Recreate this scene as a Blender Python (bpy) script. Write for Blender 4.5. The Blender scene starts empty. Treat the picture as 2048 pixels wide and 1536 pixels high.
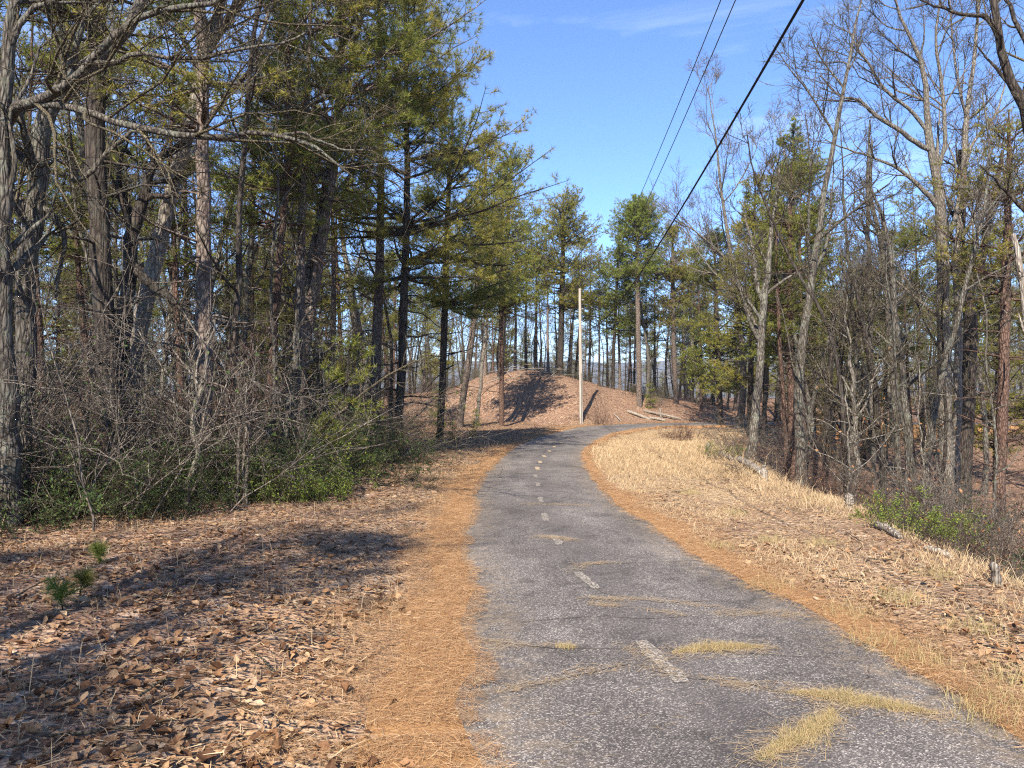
import bpy, math, random
import numpy as np

rng = np.random.default_rng(7)
random.seed(7)
R = math.radians
C = bpy.context.scene.collection
F = 1518.0           # focal length in photo pixels (2048 wide)
HZ = 750.0           # row of the horizon
EYE = 1.65

# ------------------------------------------------------------------ camera, sky, sun, exposure
cam_d = bpy.data.cameras.new('camera')
cam = bpy.data.objects.new('camera', cam_d)
C.objects.link(cam)
cam.location = (0, 0, EYE)
cam.rotation_euler = (R(90), 0, 0)
cam_d.sensor_width = 36.0
cam_d.lens = 36.0 * F / 2048.0
cam_d.shift_y = -(768.0 - HZ) / 2048.0
cam_d.clip_start = 0.05
cam_d.clip_end = 12000
bpy.context.scene.camera = cam

SUN_EL = 41.0
SHADOW_AZ = 15.0      # shadows fall this far to the right of straight ahead
world = bpy.data.worlds.new('World')
bpy.context.scene.world = world
world.use_nodes = True
wn = world.node_tree
wn.nodes.clear()
sky = wn.nodes.new('ShaderNodeTexSky')
sky.sky_type = 'NISHITA'
sky.sun_disc = False
sky.sun_elevation = R(SUN_EL)
sky.sun_rotation = R(SHADOW_AZ + 180.0)
sky.altitude = 3000
sky.air_density = 1.0
sky.dust_density = 0.0
sky.ozone_density = 8.5
bg = wn.nodes.new('ShaderNodeBackground')
bg.inputs['Strength'].default_value = 0.112
wo = wn.nodes.new('ShaderNodeOutputWorld')
tc = wn.nodes.new('ShaderNodeTexCoord')
mp = wn.nodes.new('ShaderNodeMapping'); mp.inputs['Scale'].default_value = (1.2, 2.0, 7.0); mp.inputs['Rotation'].default_value = (.25, .15, .3)
cn = wn.nodes.new('ShaderNodeTexNoise'); cn.inputs['Scale'].default_value = 1.6; cn.inputs['Detail'].default_value = 7; cn.inputs['Roughness'].default_value = .62; cn.inputs['Distortion'].default_value = .5
cr = wn.nodes.new('ShaderNodeValToRGB'); cr.color_ramp.elements[0].position = .52; cr.color_ramp.elements[0].color = (0, 0, 0, 1); cr.color_ramp.elements[1].position = .8; cr.color_ramp.elements[1].color = (.22, .22, .22, 1)
cm = wn.nodes.new('ShaderNodeMix'); cm.data_type = 'RGBA'; cm.inputs[7].default_value = (7.5, 8.0, 8.6, 1)     # thin cirrus
wn.links.new(tc.outputs['Generated'], mp.inputs[0]); wn.links.new(mp.outputs[0], cn.inputs['Vector']); wn.links.new(cn.outputs['Fac'], cr.inputs[0]); wn.links.new(cr.outputs[0], cm.inputs[0])
wn.links.new(sky.outputs[0], cm.inputs[6]); wn.links.new(cm.outputs[2], bg.inputs[0])
wn.links.new(bg.outputs[0], wo.inputs[0])

sun_d = bpy.data.lights.new('sun', 'SUN')
sun_d.energy = 4.6
sun_d.angle = R(0.5)
sun_d.color = (1.0, 0.91, 0.78)
sun = bpy.data.objects.new('sun', sun_d)
C.objects.link(sun)
sun.rotation_euler = (R(90 - SUN_EL), 0, R(-SHADOW_AZ))   # lamp -Z then points right and ahead, downwards
sun.location = (-30, -20, 40)

sc = bpy.context.scene
sc.view_settings.view_transform = 'Standard'
sc.view_settings.look = 'None'
sc.view_settings.gamma = 1.0
sc.view_settings.exposure = 1.5
sc.view_settings.use_curve_mapping = False
try:
    sc.cycles.max_bounces = 5
    sc.cycles.diffuse_bounces = 2
    sc.cycles.glossy_bounces = 2
    sc.cycles.transmission_bounces = 3
    sc.cycles.use_denoising = False
    sc.cycles.use_adaptive_sampling = False
    sc.cycles.filter_width = 1.2
    sc.cycles.sample_clamp_indirect = 4.0
except Exception:
    pass


# ------------------------------------------------------------------ small numeric helpers
def pix(u, v, d):
    """point seen at photo pixel (u, v) at distance d ahead"""
    return np.array([(u - 1024.0) / F * d, d, EYE + (HZ - v) / F * d])


def sstep(a, b, x):
    t = np.clip((x - a) / (b - a), 0, 1)
    return t * t * (3 - 2 * t)


def _hash(ix, iy, s):
    n = (ix.astype(np.int64) * 374761393 + iy.astype(np.int64) * 668265263 + s * 1442695041) & 0x7fffffff
    n = ((n ^ (n >> 13)) * 1274126177) & 0x7fffffff
    return ((n ^ (n >> 16)) & 0xffff) / 65535.0


def vnoise(x, y, s=0):
    x = np.asarray(x, float); y = np.asarray(y, float)
    ix = np.floor(x); iy = np.floor(y)
    fx = x - ix; fy = y - iy
    fx = fx * fx * (3 - 2 * fx); fy = fy * fy * (3 - 2 * fy)
    a = _hash(ix, iy, s); b = _hash(ix + 1, iy, s); c = _hash(ix, iy + 1, s); d = _hash(ix + 1, iy + 1, s)
    return (a * (1 - fx) + b * fx) * (1 - fy) + (c * (1 - fx) + d * fx) * fy - 0.5


def unit(v):
    return v / np.maximum(np.linalg.norm(v, axis=-1, keepdims=True), 1e-9)


def frame(d):
    ref = np.where(np.abs(d[..., 2:3]) > 0.9, np.array([1.0, 0, 0]), np.array([0, 0, 1.0]))
    e1 = unit(np.cross(d, ref))
    return e1, np.cross(d, e1)


# ------------------------------------------------------------------ road line and terrain
EL = np.array([(0.62, -14), (0.35, -4), (0.05, 1.5), (-.05, 3.42), (-.13, 3.93), (-.33, 4.62), (-.29, 5.14), (-.37, 6.3), (-.55, 8.2), (-.63, 9.75),
               (-.66, 12.7), (-.67, 16), (-.5, 19.7), (-.15, 24.6), (.52, 30.6), (1.93, 38.6), (4.16, 46.5), (6.5, 50.2), (11.2, 52.8),
               (20, 53.6), (34, 52.4)], float)
ER = np.array([(3.3, -14), (3.0, -4), (2.7, 1.5), (2.5, 3.7), (2.45, 4.2), (2.4, 5.48), (2.23, 6.3), (2.03, 7.2), (1.92, 8.4), (1.84, 9.75),
               (1.70, 11.3), (1.69, 13.4), (1.75, 16), (1.9, 19.7), (2.18, 23.4), (2.86, 27.8), (3.78, 32.6), (5.5, 39.8), (7.9, 45.2), (10.2, 47.7),
               (20, 49.8), (34, 49.2)], float)


def resample(p, n, smooth=2):
    p = np.asarray(p, float)
    t = np.r_[0, np.cumsum(np.linalg.norm(np.diff(p[:, :2], axis=0), axis=1))]
    # Catmull-Rom through the points, then even spacing
    out = []
    for i in range(len(p) - 1):
        p0 = p[max(i - 1, 0)]; p1 = p[i]; p2 = p[i + 1]; p3 = p[min(i + 2, len(p) - 1)]
        for s in np.linspace(0, 1, 12, endpoint=False):
            out.append(0.5 * ((2 * p1) + (-p0 + p2) * s + (2 * p0 - 5 * p1 + 4 * p2 - p3) * s * s + (-p0 + 3 * p1 - 3 * p2 + p3) * s ** 3))
    out.append(p[-1])
    q = np.array(out)
    t = np.r_[0, np.cumsum(np.linalg.norm(np.diff(q[:, :3], axis=0), axis=1))]
    tt = np.linspace(0, t[-1], n)
    return np.stack([np.interp(tt, t, q[:, k]) for k in range(p.shape[1])], 1)


NS = 260
RL = resample(EL, NS)
RR = resample(ER, NS)
RC = (RL + RR) / 2
RH = np.linalg.norm(RR - RL, axis=1) / 2
RN = unit(RR - RL)
# true perpendicular half width
tan = unit(np.gradient(RC, axis=0))
RP = np.stack([tan[:, 1], -tan[:, 0]], 1)
RH = np.abs(((RR - RL) * RP).sum(1)) / 2


def road_coords(x, y):
    """lateral offset from the centre line (right positive) and half width there"""
    x = np.asarray(x, float).ravel(); y = np.asarray(y, float).ravel()
    lat = np.empty(len(x)); hw = np.empty(len(x)); idx = np.empty(len(x), int)
    for a in range(0, len(x), 20000):
        b = min(a + 20000, len(x))
        dx = x[a:b, None] - RC[None, :, 0]; dy = y[a:b, None] - RC[None, :, 1]
        d2 = dx * dx + dy * dy
        k = d2.argmin(1); r = np.arange(b - a)
        dd = np.sqrt(d2[r, k])
        sg = np.sign(dx[r, k] * RP[k, 0] + dy[r, k] * RP[k, 1])
        lat[a:b] = sg * dd
        hw[a:b] = RH[k]; idx[a:b] = k
    return lat, hw, idx


def profile(y):
    y = np.asarray(y, float)
    return np.where(y < 0, 0.0, np.where(y < 42, -0.035 * y, np.where(y < 52, -1.47 - .02 * (y - 42), -1.67)))


def x_edge(y):
    return np.interp(y, [-20, 0, 7, 11, 16, 24, 32, 40, 46, 60, 90], [4.3, 4.3, 4.5, 4.8, 5.2, 6.3, 8.2, 11.5, 15.5, 24, 34])


def x_bush(y):
    return np.interp(y, [-20, 9.7, 11.5, 13.8, 17.6, 24.5, 35, 46, 52, 58], [-7.2, -6.7, -5.2, -4.0, -3.6, -3.2, -4.2, -5.2, -5.5, -5])


def terrain(x, y, detail=True):
    shp = np.shape(x)
    x = np.asarray(x, float).ravel(); y = np.asarray(y, float).ravel()
    z = profile(y)
    lat, hw, idx = road_coords(x, y)
    out = np.abs(lat) - hw
    # left verge and woods: a little uneven, falling slightly to the far left
    zl = 0.10 * sstep(0.2, 1.6, out) + 0.0
    # mound beyond the bend
    yb = np.interp(x, [-14, -6, -2, 0, 4.5, 7, 11.5, 20, 40], [54, 53, 52.5, 51.5, 48.9, 52.6, 55.2, 56.5, 56])
    A = np.interp(x, [-40, -14, -8, -5, -3, -1.2, 0.5, 2.2, 5.4, 9.7, 13, 17.4, 24, 60], [.6, .9, 1.5, 2.2, 2.8, 3.3, 3.55, 3.5, 2.75, 1.85, 1.25, .7, .4, .2])
    m = np.clip((y - yb) / 8.0, 0, 1)
    m = np.sin(m * math.pi / 2) ** 1.15
    z = z + A * m * (1 + .12 * vnoise(x * .5, y * .5, 8)) + np.where(m > .05, .12 * vnoise(x * 1.6, y * 1.6, 9), 0)
    # bumps
    far = sstep(0.3, 2.5, out)
    far = far * (1 - .8 * sstep(22, 30, y) * sstep(49, 47, y) * sstep(8, 4, out) * (lat > 0))
    if detail:
        z = z + far * (0.22 * vnoise(x * .35, y * .35, 1) + 0.10 * vnoise(x * 1.1, y * 1.1, 2) + 0.05 * vnoise(x * 3.1, y * 3.1, 3))
        z = z + sstep(0.1, .6, out) * 0.03 * vnoise(x * 7, y * 7, 4)
    z = z + np.where(lat < 0, zl, 0.04 * sstep(.2, 1, out))
    z = z - .12 * sstep(24, 34, y) * sstep(52, 48, y) * (lat > 0) * sstep(.0, .8, out)
    # right side drops behind the verge, then climbs again
    xe = x_edge(y)
    D = np.interp(y, [-20, 5, 15, 25, 40, 55, 75], [1.9, 1.9, 2.1, 1.9, 1.2, .6, .4])
    q = x - xe
    z = z - D * sstep(-0.4, 4.2, q) + np.clip(q - 7, 0, 30) * 0.045 * sstep(0, 10, y)
    # ridge falls away far behind and to the sides
    z = z - 30 * sstep(85, 420, y) - 22 * sstep(60, 400, np.abs(x)) - 14 * sstep(60, 300, -y)
    # under the road
    z = z - 0.07 * sstep(0.02, -0.22, out)
    return z.reshape(shp)


def gz(x, y):
    return float(terrain(np.array([x]), np.array([y]))[0])


# ------------------------------------------------------------------ mesh building
def mk(name, verts, quads=None, tris=None, mats=(), mi=None, tint=None, smooth=False, uv=None):
    me = bpy.data.meshes.new(name)
    quads = np.zeros((0, 4), np.int32) if quads is None or len(quads) == 0 else np.asarray(quads, np.int32)
    tris = np.zeros((0, 3), np.int32) if tris is None or len(tris) == 0 else np.asarray(tris, np.int32)
    nv = len(verts)
    me.vertices.add(nv)
    me.vertices.foreach_set('co', np.asarray(verts, np.float32).ravel())
    nl = quads.size + tris.size
    me.loops.add(nl)
    me.loops.foreach_set('vertex_index', np.concatenate([quads.ravel(), tris.ravel()]).astype(np.int32))
    npoly = len(quads) + len(tris)
    me.polygons.add(npoly)
    st = np.concatenate([np.arange(len(quads)) * 4, quads.size + np.arange(len(tris)) * 3]).astype(np.int32)
    me.polygons.foreach_set('loop_start', st)
    if mi is not None:
        me.polygons.foreach_set('material_index', np.asarray(mi, np.int32))
    if smooth is not False:
        s = np.ones(npoly, bool) if smooth is True else np.asarray(smooth, bool)
        me.polygons.foreach_set('use_smooth', s)
    me.update(calc_edges=True)
    for m in mats:
        me.materials.append(m)
    if tint is not None:
        a = me.attributes.new('tint', 'FLOAT', 'POINT')
        a.data.foreach_set('value', np.asarray(tint, np.float32))
    return me


class Bag:
    """collects tubes and faces of several materials into one mesh"""
    def __init__(s):
        s.v = []; s.q = []; s.t = []; s.qm = []; s.tm = []; s.ti = []; s.qs = []; s.ts = []; s.n = 0

    def add(s, v, q=None, t=None, m=0, tint=None, smooth=True):
        v = np.asarray(v, float).reshape(-1, 3)
        if q is not None and len(q):
            s.q.append(np.asarray(q) + s.n); s.qm.append(np.full(len(q), m)); s.qs.append(np.full(len(q), smooth))
        if t is not None and len(t):
            s.t.append(np.asarray(t) + s.n); s.tm.append(np.full(len(t), m)); s.ts.append(np.full(len(t), smooth))
        s.v.append(v)
        s.ti.append(np.full(len(v), .5) if tint is None else np.asarray(tint, float))
        s.n += len(v)

    def tubes(s, pts, rad, sides, m=0, tint=None):
        v, q = tubes(pts, rad, sides)
        s.add(v, q, None, m, None if tint is None else np.repeat(tint, pts.shape[1] * sides))

    def mesh(s, name, mats):
        cat = lambda l, k: np.concatenate(l) if l else np.zeros((0, k), int)
        c1 = lambda l: np.concatenate(l) if l else np.zeros(0, int)
        return mk(name, np.concatenate(s.v), cat(s.q, 4), cat(s.t, 3), mats, np.r_[c1(s.qm), c1(s.tm)], np.concatenate(s.ti),
                  np.r_[c1(s.qs), c1(s.ts)].astype(bool))


def tubes(pts, rad, S):
    """pts (N,K,3), rad (N,K) -> verts, quads of N open tapered tubes"""
    N, K, _ = pts.shape
    d = np.gradient(pts, axis=1) if K > 2 else np.repeat(pts[:, 1:] - pts[:, :1], 2, 1)
    d = unit(d)
    md = unit(d.mean(1))
    ref = np.where(np.abs(md[:, 2:3]) > 0.75, np.array([1.0, 0.2, 0]), np.array([0, 0, 1.0]))[:, None, :]
    e1 = unit(np.cross(d, np.broadcast_to(ref, d.shape)))
    e2 = np.cross(d, e1)
    a = np.arange(S) / S * 2 * math.pi
    v = pts[:, :, None, :] + rad[:, :, None, None] * (np.cos(a)[None, None, :, None] * e1[:, :, None, :] + np.sin(a)[None, None, :, None] * e2[:, :, None, :])
    base = (np.arange(N) * K * S)[:, None, None]
    k = (np.arange(K - 1) * S)[None, :, None]
    j = np.arange(S)[None, None, :]
    j2 = (j + 1) % S
    q = np.stack(np.broadcast_arrays(base + k + j, base + k + j2, base + k + S + j2, base + k + S + j), -1).reshape(-1, 4)
    return v.reshape(-1, 3), q


def grow(p0, d0, L, r0, K, wig, trop, rt, g):
    N = len(p0)
    pts = np.empty((N, K + 1, 3)); pts[:, 0] = p0
    d = unit(np.asarray(d0, float).copy())
    L = np.broadcast_to(np.asarray(L, float), (N,)); r0 = np.broadcast_to(np.asarray(r0, float), (N,))
    for k in range(K):
        d = unit(d + g.normal(0, wig, (N, 3)) + np.array([0, 0, trop]))
        pts[:, k + 1] = pts[:, k] + d * (L / K)[:, None]
    t = np.linspace(0, 1, K + 1)[None, :]
    rad = r0[:, None] * (1 - t) + np.minimum(rt, r0)[:, None] * t if np.ndim(rt) else r0[:, None] * (1 - t) + np.minimum(rt, r0[:, None]) * t
    return pts, rad


def spawn(pts, rad, n, tmin, tmax, ang, angsd, g, planar=0.0, rk=0.55):
    """n children on every parent: start points, directions, t, parent index, start radius"""
    N, K, _ = pts.shape
    n = np.broadcast_to(np.asarray(n, int), (N,))
    par = np.repeat(np.arange(N), n)
    M = len(par)
    t = g.uniform(tmin, tmax, M)
    f = t * (K - 1); i = np.minimum(f.astype(int), K - 2); w = (f - i)[:, None]
    p = pts[par, i] * (1 - w) + pts[par, i + 1] * w
    d = unit(pts[par, i + 1] - pts[par, i])
    r = rad[par, i] * (1 - w[:, 0]) + rad[par, i + 1] * w[:, 0]
    e1, e2 = frame(d)
    ph = g.uniform(0, 2 * math.pi, M)
    if planar > 0:
        sgn = np.where(g.random(M) < .5, 0, math.pi)
        ph = sgn + g.normal(0, (1 - planar) * 1.5 + .05, M)
    a = np.radians(g.normal(ang, angsd, M))[:, None]
    cd = np.cos(a) * d + np.sin(a) * (np.cos(ph)[:, None] * e1 + np.sin(ph)[:, None] * e2)
    return p, cd, t, par, r * rk


def tufts(p, d, n, ln, w, g, spread=.9):
    """needle bunches: n thin triangles at every point"""
    M = len(p)
    pp = np.repeat(p, n, 0); dd = np.repeat(d, n, 0)
    nd = unit(dd * g.uniform(.2, 1.0, (M * n, 1)) + g.normal(0, spread * .6, (M * n, 3)))
    e1, e2 = frame(nd)
    ph = g.uniform(0, 2 * math.pi, (M * n, 1))
    s = np.cos(ph) * e1 + np.sin(ph) * e2
    L = (ln * g.uniform(.7, 1.25, (M * n, 1)))
    v = np.stack([pp - s * w / 2, pp + s * w / 2, pp + nd * L], 1).reshape(-1, 3)
    t = np.arange(M * n * 3).reshape(-1, 3)
    tint = np.repeat(np.repeat(g.random(M), n) * .7 + g.random(M * n) * .3, 3)
    return v, t, tint


def leaves(p, d, ln, wd, g, fold=.25):
    """leaf faces (two triangles folded along the midrib) at p pointing along d"""
    M = len(p)
    ln = np.broadcast_to(ln, (M,))[:, None]; wd = np.broadcast_to(wd, (M,))[:, None]
    d = unit(d)
    e1, e2 = frame(d)
    ph = g.uniform(0, 2 * math.pi, (M, 1))
    s = np.cos(ph) * e1 + np.sin(ph) * e2
    nrm = np.cross(d, s)
    b = p; tip = p + d * ln
    mid = p + d * ln * .5
    l = mid + s * wd * .5 + nrm * wd * fold; r = mid - s * wd * .5 + nrm * wd * fold
    v = np.stack([b, l, tip, r], 1).reshape(-1, 3)
    k = np.arange(M)[:, None] * 4
    t = np.concatenate([k + np.array([0, 1, 2]), k + np.array([0, 2, 3])])
    return v, t, np.repeat(g.random(M), 4)


# ------------------------------------------------------------------ materials
def new_mat(name):
    m = bpy.data.materials.new(name)
    m.use_nodes = True
    nt = m.node_tree
    nt.nodes.clear()
    out = nt.nodes.new('ShaderNodeOutputMaterial')
    b = nt.nodes.new('ShaderNodeBsdfPrincipled')
    b.inputs['Roughness'].default_value = .85
    b.inputs['Specular IOR Level'].default_value = .25
    nt.links.new(b.outputs[0], out.inputs[0])
    return m, nt, b, out


class G:
    """terse node wiring"""
    def __init__(s, nt): s.nt = nt

    def n(s, t, **kw):
        x = s.nt.nodes.new(t)
        for k, v in kw.items():
            setattr(x, k, v)
        return x

    def link(s, a, b): s.nt.links.new(a, b)

    def coord(s, which='Object', scale=(1, 1, 1)):
        if which == 'World':
            o = s.n('ShaderNodeNewGeometry').outputs['Position']
        else:
            o = s.n('ShaderNodeTexCoord').outputs[which]
        m = s.n('ShaderNodeMapping'); m.inputs['Scale'].default_value = scale
        s.link(o, m.inputs[0])
        return m.outputs[0]

    def noise(s, co, scale, detail=4, rough=.55, dist=0):
        x = s.n('ShaderNodeTexNoise'); s.link(co, x.inputs['Vector'])
        x.inputs['Scale'].default_value = scale; x.inputs['Detail'].default_value = detail
        x.inputs['Roughness'].default_value = rough; x.inputs['Distortion'].default_value = dist
        return x.outputs['Fac']

    def voro(s, co, scale, feature='F1', out='Distance', rnd=1.0):
        x = s.n('ShaderNodeTexVoronoi', feature=feature); s.link(co, x.inputs['Vector'])
        x.inputs['Scale'].default_value = scale; x.inputs['Randomness'].default_value = rnd
        return x.outputs[out]

    def ramp(s, f, stops, interp='LINEAR'):
        x = s.n('ShaderNodeValToRGB'); s.link(f, x.inputs[0])
        x.color_ramp.interpolation = interp
        el = x.color_ramp.elements
        while len(el) < len(stops): el.new(.5)
        for e, (p, c) in zip(el, stops):
            e.position = p
            e.color = (c, c, c, 1) if np.isscalar(c) else (*c, 1)
        return x.outputs[0]

    def mix(s, f, a, b, mode='MIX'):
        x = s.n('ShaderNodeMix', data_type='RGBA', blend_type=mode)
        for sock, val in ((x.inputs[0], f), (x.inputs[6], a), (x.inputs[7], b)):
            if isinstance(val, (int, float)): sock.default_value = val if sock == x.inputs[0] else (val, val, val, 1)
            elif isinstance(val, tuple): sock.default_value = (*val, 1)
            else: s.link(val, sock)
        return x.outputs[2]

    def math(s, op, a, b=None):
        x = s.n('ShaderNodeMath', operation=op)
        for sock, val in ((x.inputs[0], a), (x.inputs[1], b)):
            if val is None: continue
            if isinstance(val, (int, float)): sock.default_value = val
            else: s.link(val, sock)
        return x.outputs[0]

    def attr(s, name):
        return s.n('ShaderNodeAttribute', attribute_name=name).outputs['Fac']

    def rand(s):
        return s.n('ShaderNodeObjectInfo').outputs['Random']

    def bump(s, h, b, strength=.5, dist=.02):
        x = s.n('ShaderNodeBump'); x.inputs['Strength'].default_value = strength; x.inputs['Distance'].default_value = dist
        s.link(h, x.inputs['Height']); s.link(x.outputs[0], b.inputs['Normal'])


def bark_mat(name, dark, mid, light, plates=14, zs=.3, lichen=0.0, bump=.03):
    m, nt, b, out = new_mat(name)
    g = G(nt)
    co = g.coord('Object', (1, 1, zs))
    v = g.voro(co, plates, 'DISTANCE_TO_EDGE')
    n1 = g.noise(co, plates * 1.7, 5, .65, .6)
    h = g.math('ADD', g.math('MULTIPLY', g.ramp(v, [(0, 0.0), (.25, 1.0)]), .6), g.math('MULTIPLY', n1, .7))
    col = g.ramp(h, [(.28, dark), (.58, mid), (.95, light)])
    big = g.noise(g.coord('Object', (1, 1, .6)), 1.6, 3, .6)
    col = g.mix(g.ramp(big, [(.35, 0.0), (.7, .45)]), col, mid)
    if lichen:
        l = g.noise(g.coord('Object', (1, 1, .7)), 5, 5, .7)
        col = g.mix(g.math('MULTIPLY', g.ramp(l, [(.5, 0.0), (.6, 1.0)]), lichen), col, (.2, .21, .165))
    r = g.rand()
    col = g.mix(1.0, col, g.ramp(r, [(0, .75), (1, 1.2)]), 'MULTIPLY')
    g.link(col, b.inputs['Base Color'])
    g.bump(h, b, .9, bump)
    return m


def leaf_mat(name, cols, rough=.6, trans=.3, spec=.3, objvar=.0, mottle=False):
    """foliage: colour per leaf from the tint attribute, a little light passes through"""
    m, nt, b, out = new_mat(name)
    g = G(nt)
    t = g.attr('tint')
    k = len(cols)
    col = g.ramp(t, [(i / max(k - 1, 1), c) for i, c in enumerate(cols)])
    if mottle:
        nz = g.noise(g.coord('World'), 55, 4, .7)
        col = g.mix(1.0, col, g.ramp(nz, [(.3, .55), (.5, 1.0), (.7, 1.3)]), 'MULTIPLY')
    if objvar:
        r = g.rand()
        col = g.mix(g.math('MULTIPLY', r, objvar), col, cols[-1])
    g.link(col, b.inputs['Base Color'])
    b.inputs['Roughness'].default_value = rough
    b.inputs['Specular IOR Level'].default_value = spec
    if trans:
        tr = g.n('ShaderNodeBsdfTranslucent'); g.link(col, tr.inputs[0])
        mx = g.n('ShaderNodeMixShader'); mx.inputs[0].default_value = trans
        g.link(b.outputs[0], mx.inputs[1]); g.link(tr.outputs[0], mx.inputs[2]); g.link(mx.outputs[0], out.inputs[0])
    return m


M = {}
M['bark_grey'] = bark_mat('grey hardwood bark', (0.017, 0.0136, 0.0102), (0.068, 0.05644, 0.04488), (0.17, 0.151, 0.1258), 22, .22, .45)
M['bark_pale'] = bark_mat('pale smooth bark', (0.04675, 0.0374, 0.02975), (0.1403, 0.119, 0.09605), (0.2635, 0.2338, 0.1938), 18, .3, .3)
M['bark_dark'] = bark_mat('dark furrowed bark', (0.0078, 0.00585, 0.00455), (0.02925, 0.0221, 0.01755), (0.0715, 0.05525, 0.0442), 16, .16, .12)
M['bark_pine'] = bark_mat('plated pine bark', (0.0225, 0.01575, 0.01275), (0.0975, 0.07125, 0.057), (0.2025, 0.1613, 0.1335), 15, .42, .15)
M['bark_red'] = bark_mat('reddish pine bark', (0.021, 0.01275, 0.009), (0.07875, 0.045, 0.0315), (0.15, 0.09375, 0.07125), 16, .38, .05)
M['twig'] = bark_mat('twig bark', (0.02625, 0.021, 0.012), (0.075, 0.06, 0.03375), (0.1537, 0.129, 0.084), 30, .3)
M['twig_pale'] = bark_mat('pale twig bark', (0.048, 0.0384, 0.0296), (0.128, 0.104, 0.0824), (0.232, 0.2, 0.164), 30, .3)
M['twig_red'] = bark_mat('reddish twig bark', (0.03, 0.01725, 0.0135), (0.08625, 0.0495, 0.0375), (0.15, 0.0975, 0.075), 30, .3)
M['dead_wood'] = bark_mat('bleached dead wood', (0.0825, 0.066, 0.0525), (0.2175, 0.1837, 0.15), (0.3525, 0.315, 0.2625), 20, .12)
M['needle'] = leaf_mat('pine needles', [(.08, .10, .022), (.155, .18, .034), (.245, .255, .046), (.33, .30, .06)], .5, .42, .35, .0)
M['needle_olive'] = leaf_mat('olive pine needles', [(.095, .105, .022), (.195, .195, .036), (.29, .26, .048), (.37, .29, .062)], .5, .42, .35)
M['needle_yellow'] = leaf_mat('yellowish pine needles', [(.08, .095, .024), (.17, .165, .035), (.27, .235, .05), (.34, .25, .055)], .5, .42, .35)
M['needle_fresh'] = leaf_mat('fresh green pine needles', [(.08, .115, .024), (.155, .20, .036), (.24, .275, .05), (.31, .32, .07)], .5, .42, .35)
M['laurel'] = leaf_mat('dark evergreen leaves', [(.022, .042, .014), (.04, .07, .02), (.06, .10, .026), (.11, .14, .035)], .6, .25, .2)
M['laurel_bright'] = leaf_mat('yellow green shrub leaves', [(.06, .10, .02), (.12, .18, .03), (.20, .25, .04), (.28, .30, .06)], .6, .35, .2)
M['dead_leaf'] = leaf_mat('dead oak leaves', [(.045, .022, .012), (.14, .068, .032), (.27, .15, .075), (.36, .235, .13), (.21, .13, .08), (.46, .35, .225)], .75, .15, .2, 0, True)
M['rust_leaf'] = leaf_mat('rusty clinging leaves', [(.20, .08, .03), (.33, .15, .06), (.42, .24, .11)], .7, .35, .2)
M['straw'] = leaf_mat('dead straw grass', [(.30, .195, .105), (.43, .31, .18), (.54, .42, .26), (.41, .285, .155)], .7, .25, .2)
M['grass_mix'] = leaf_mat('half dead grass', [(.33, .235, .11), (.42, .32, .16), (.27, .24, .10), (.48, .37, .2), (.42, .29, .15)], .7, .25, .2)
M['fallen_needle'] = leaf_mat('fallen pine needles', [(.13, .063, .03), (.31, .165, .075), (.43, .26, .13), (.53, .375, .215)], .65, .1, .25)

# --- ground
def ground_mat():
    m, nt, b, out = new_mat('leaf covered ground')
    g = G(nt)
    co = g.coord('World')
    wob = g.n('ShaderNodeMix', data_type='RGBA')
    wob.inputs[0].default_value = .08
    nz = g.n('ShaderNodeTexNoise'); g.link(co, nz.inputs['Vector']); nz.inputs['Scale'].default_value = 9
    g.link(co, wob.inputs[6]); g.link(nz.outputs['Color'], wob.inputs[7])
    cw = wob.outputs[2]
    v1 = g.n('ShaderNodeTexVoronoi'); g.link(cw, v1.inputs['Vector']); v1.inputs['Scale'].default_value = 15
    v2 = g.n('ShaderNodeTexVoronoi'); g.link(cw, v2.inputs['Vector']); v2.inputs['Scale'].default_value = 33
    sep = g.n('ShaderNodeSeparateColor'); g.link(v1.outputs['Color'], sep.inputs[0])
    sep2 = g.n('ShaderNodeSeparateColor'); g.link(v2.outputs['Color'], sep2.inputs[0])
    litter = g.ramp(sep.outputs[0], [(0, (.10, .055, .035)), (.3, (.20, .11, .066)), (.6, (.29, .17, .105)), (.85, (.37, .25, .17)), (1, (.45, .34, .25))])
    litter2 = g.ramp(sep2.outputs[1], [(0, (.07, .04, .027)), (.5, (.22, .125, .078)), (1, (.40, .28, .19))])
    c = g.mix(g.ramp(g.noise(co, 2.2, 4), [(.4, 0.0), (.62, .8)]), litter, litter2)
    straw = g.ramp(g.noise(g.coord('World', (1, 1, 1)), 45, 6, .7), [(.25, (.25, .16, .085)), (.5, (.42, .30, .165)), (.8, (.56, .43, .26))])
    c = g.mix(g.math('MULTIPLY', g.attr('straw'), g.ramp(g.noise(co, 1.7, 4, .6), [(.3, .25), (.6, 1.0)])), c, straw)
    red = g.ramp(g.noise(co, 12, 5, .6), [(.3, (.17, .075, .04)), (.7, (.30, .15, .085))])
    c = g.mix(g.math('MULTIPLY', g.attr('soil'), g.ramp(g.noise(co, .9, 3), [(.42, 0.0), (.6, .8)])), c, red)
    g.link(c, b.inputs['Base Color'])
    b.inputs['Roughness'].default_value = .95
    h = g.math('ADD', g.math('MULTIPLY', v1.outputs['Distance'], 1.0), g.math('MULTIPLY', v2.outputs['Distance'], .6))
    g.bump(h, b, 1.0, .06)
    return m


M['ground'] = ground_mat()


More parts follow.
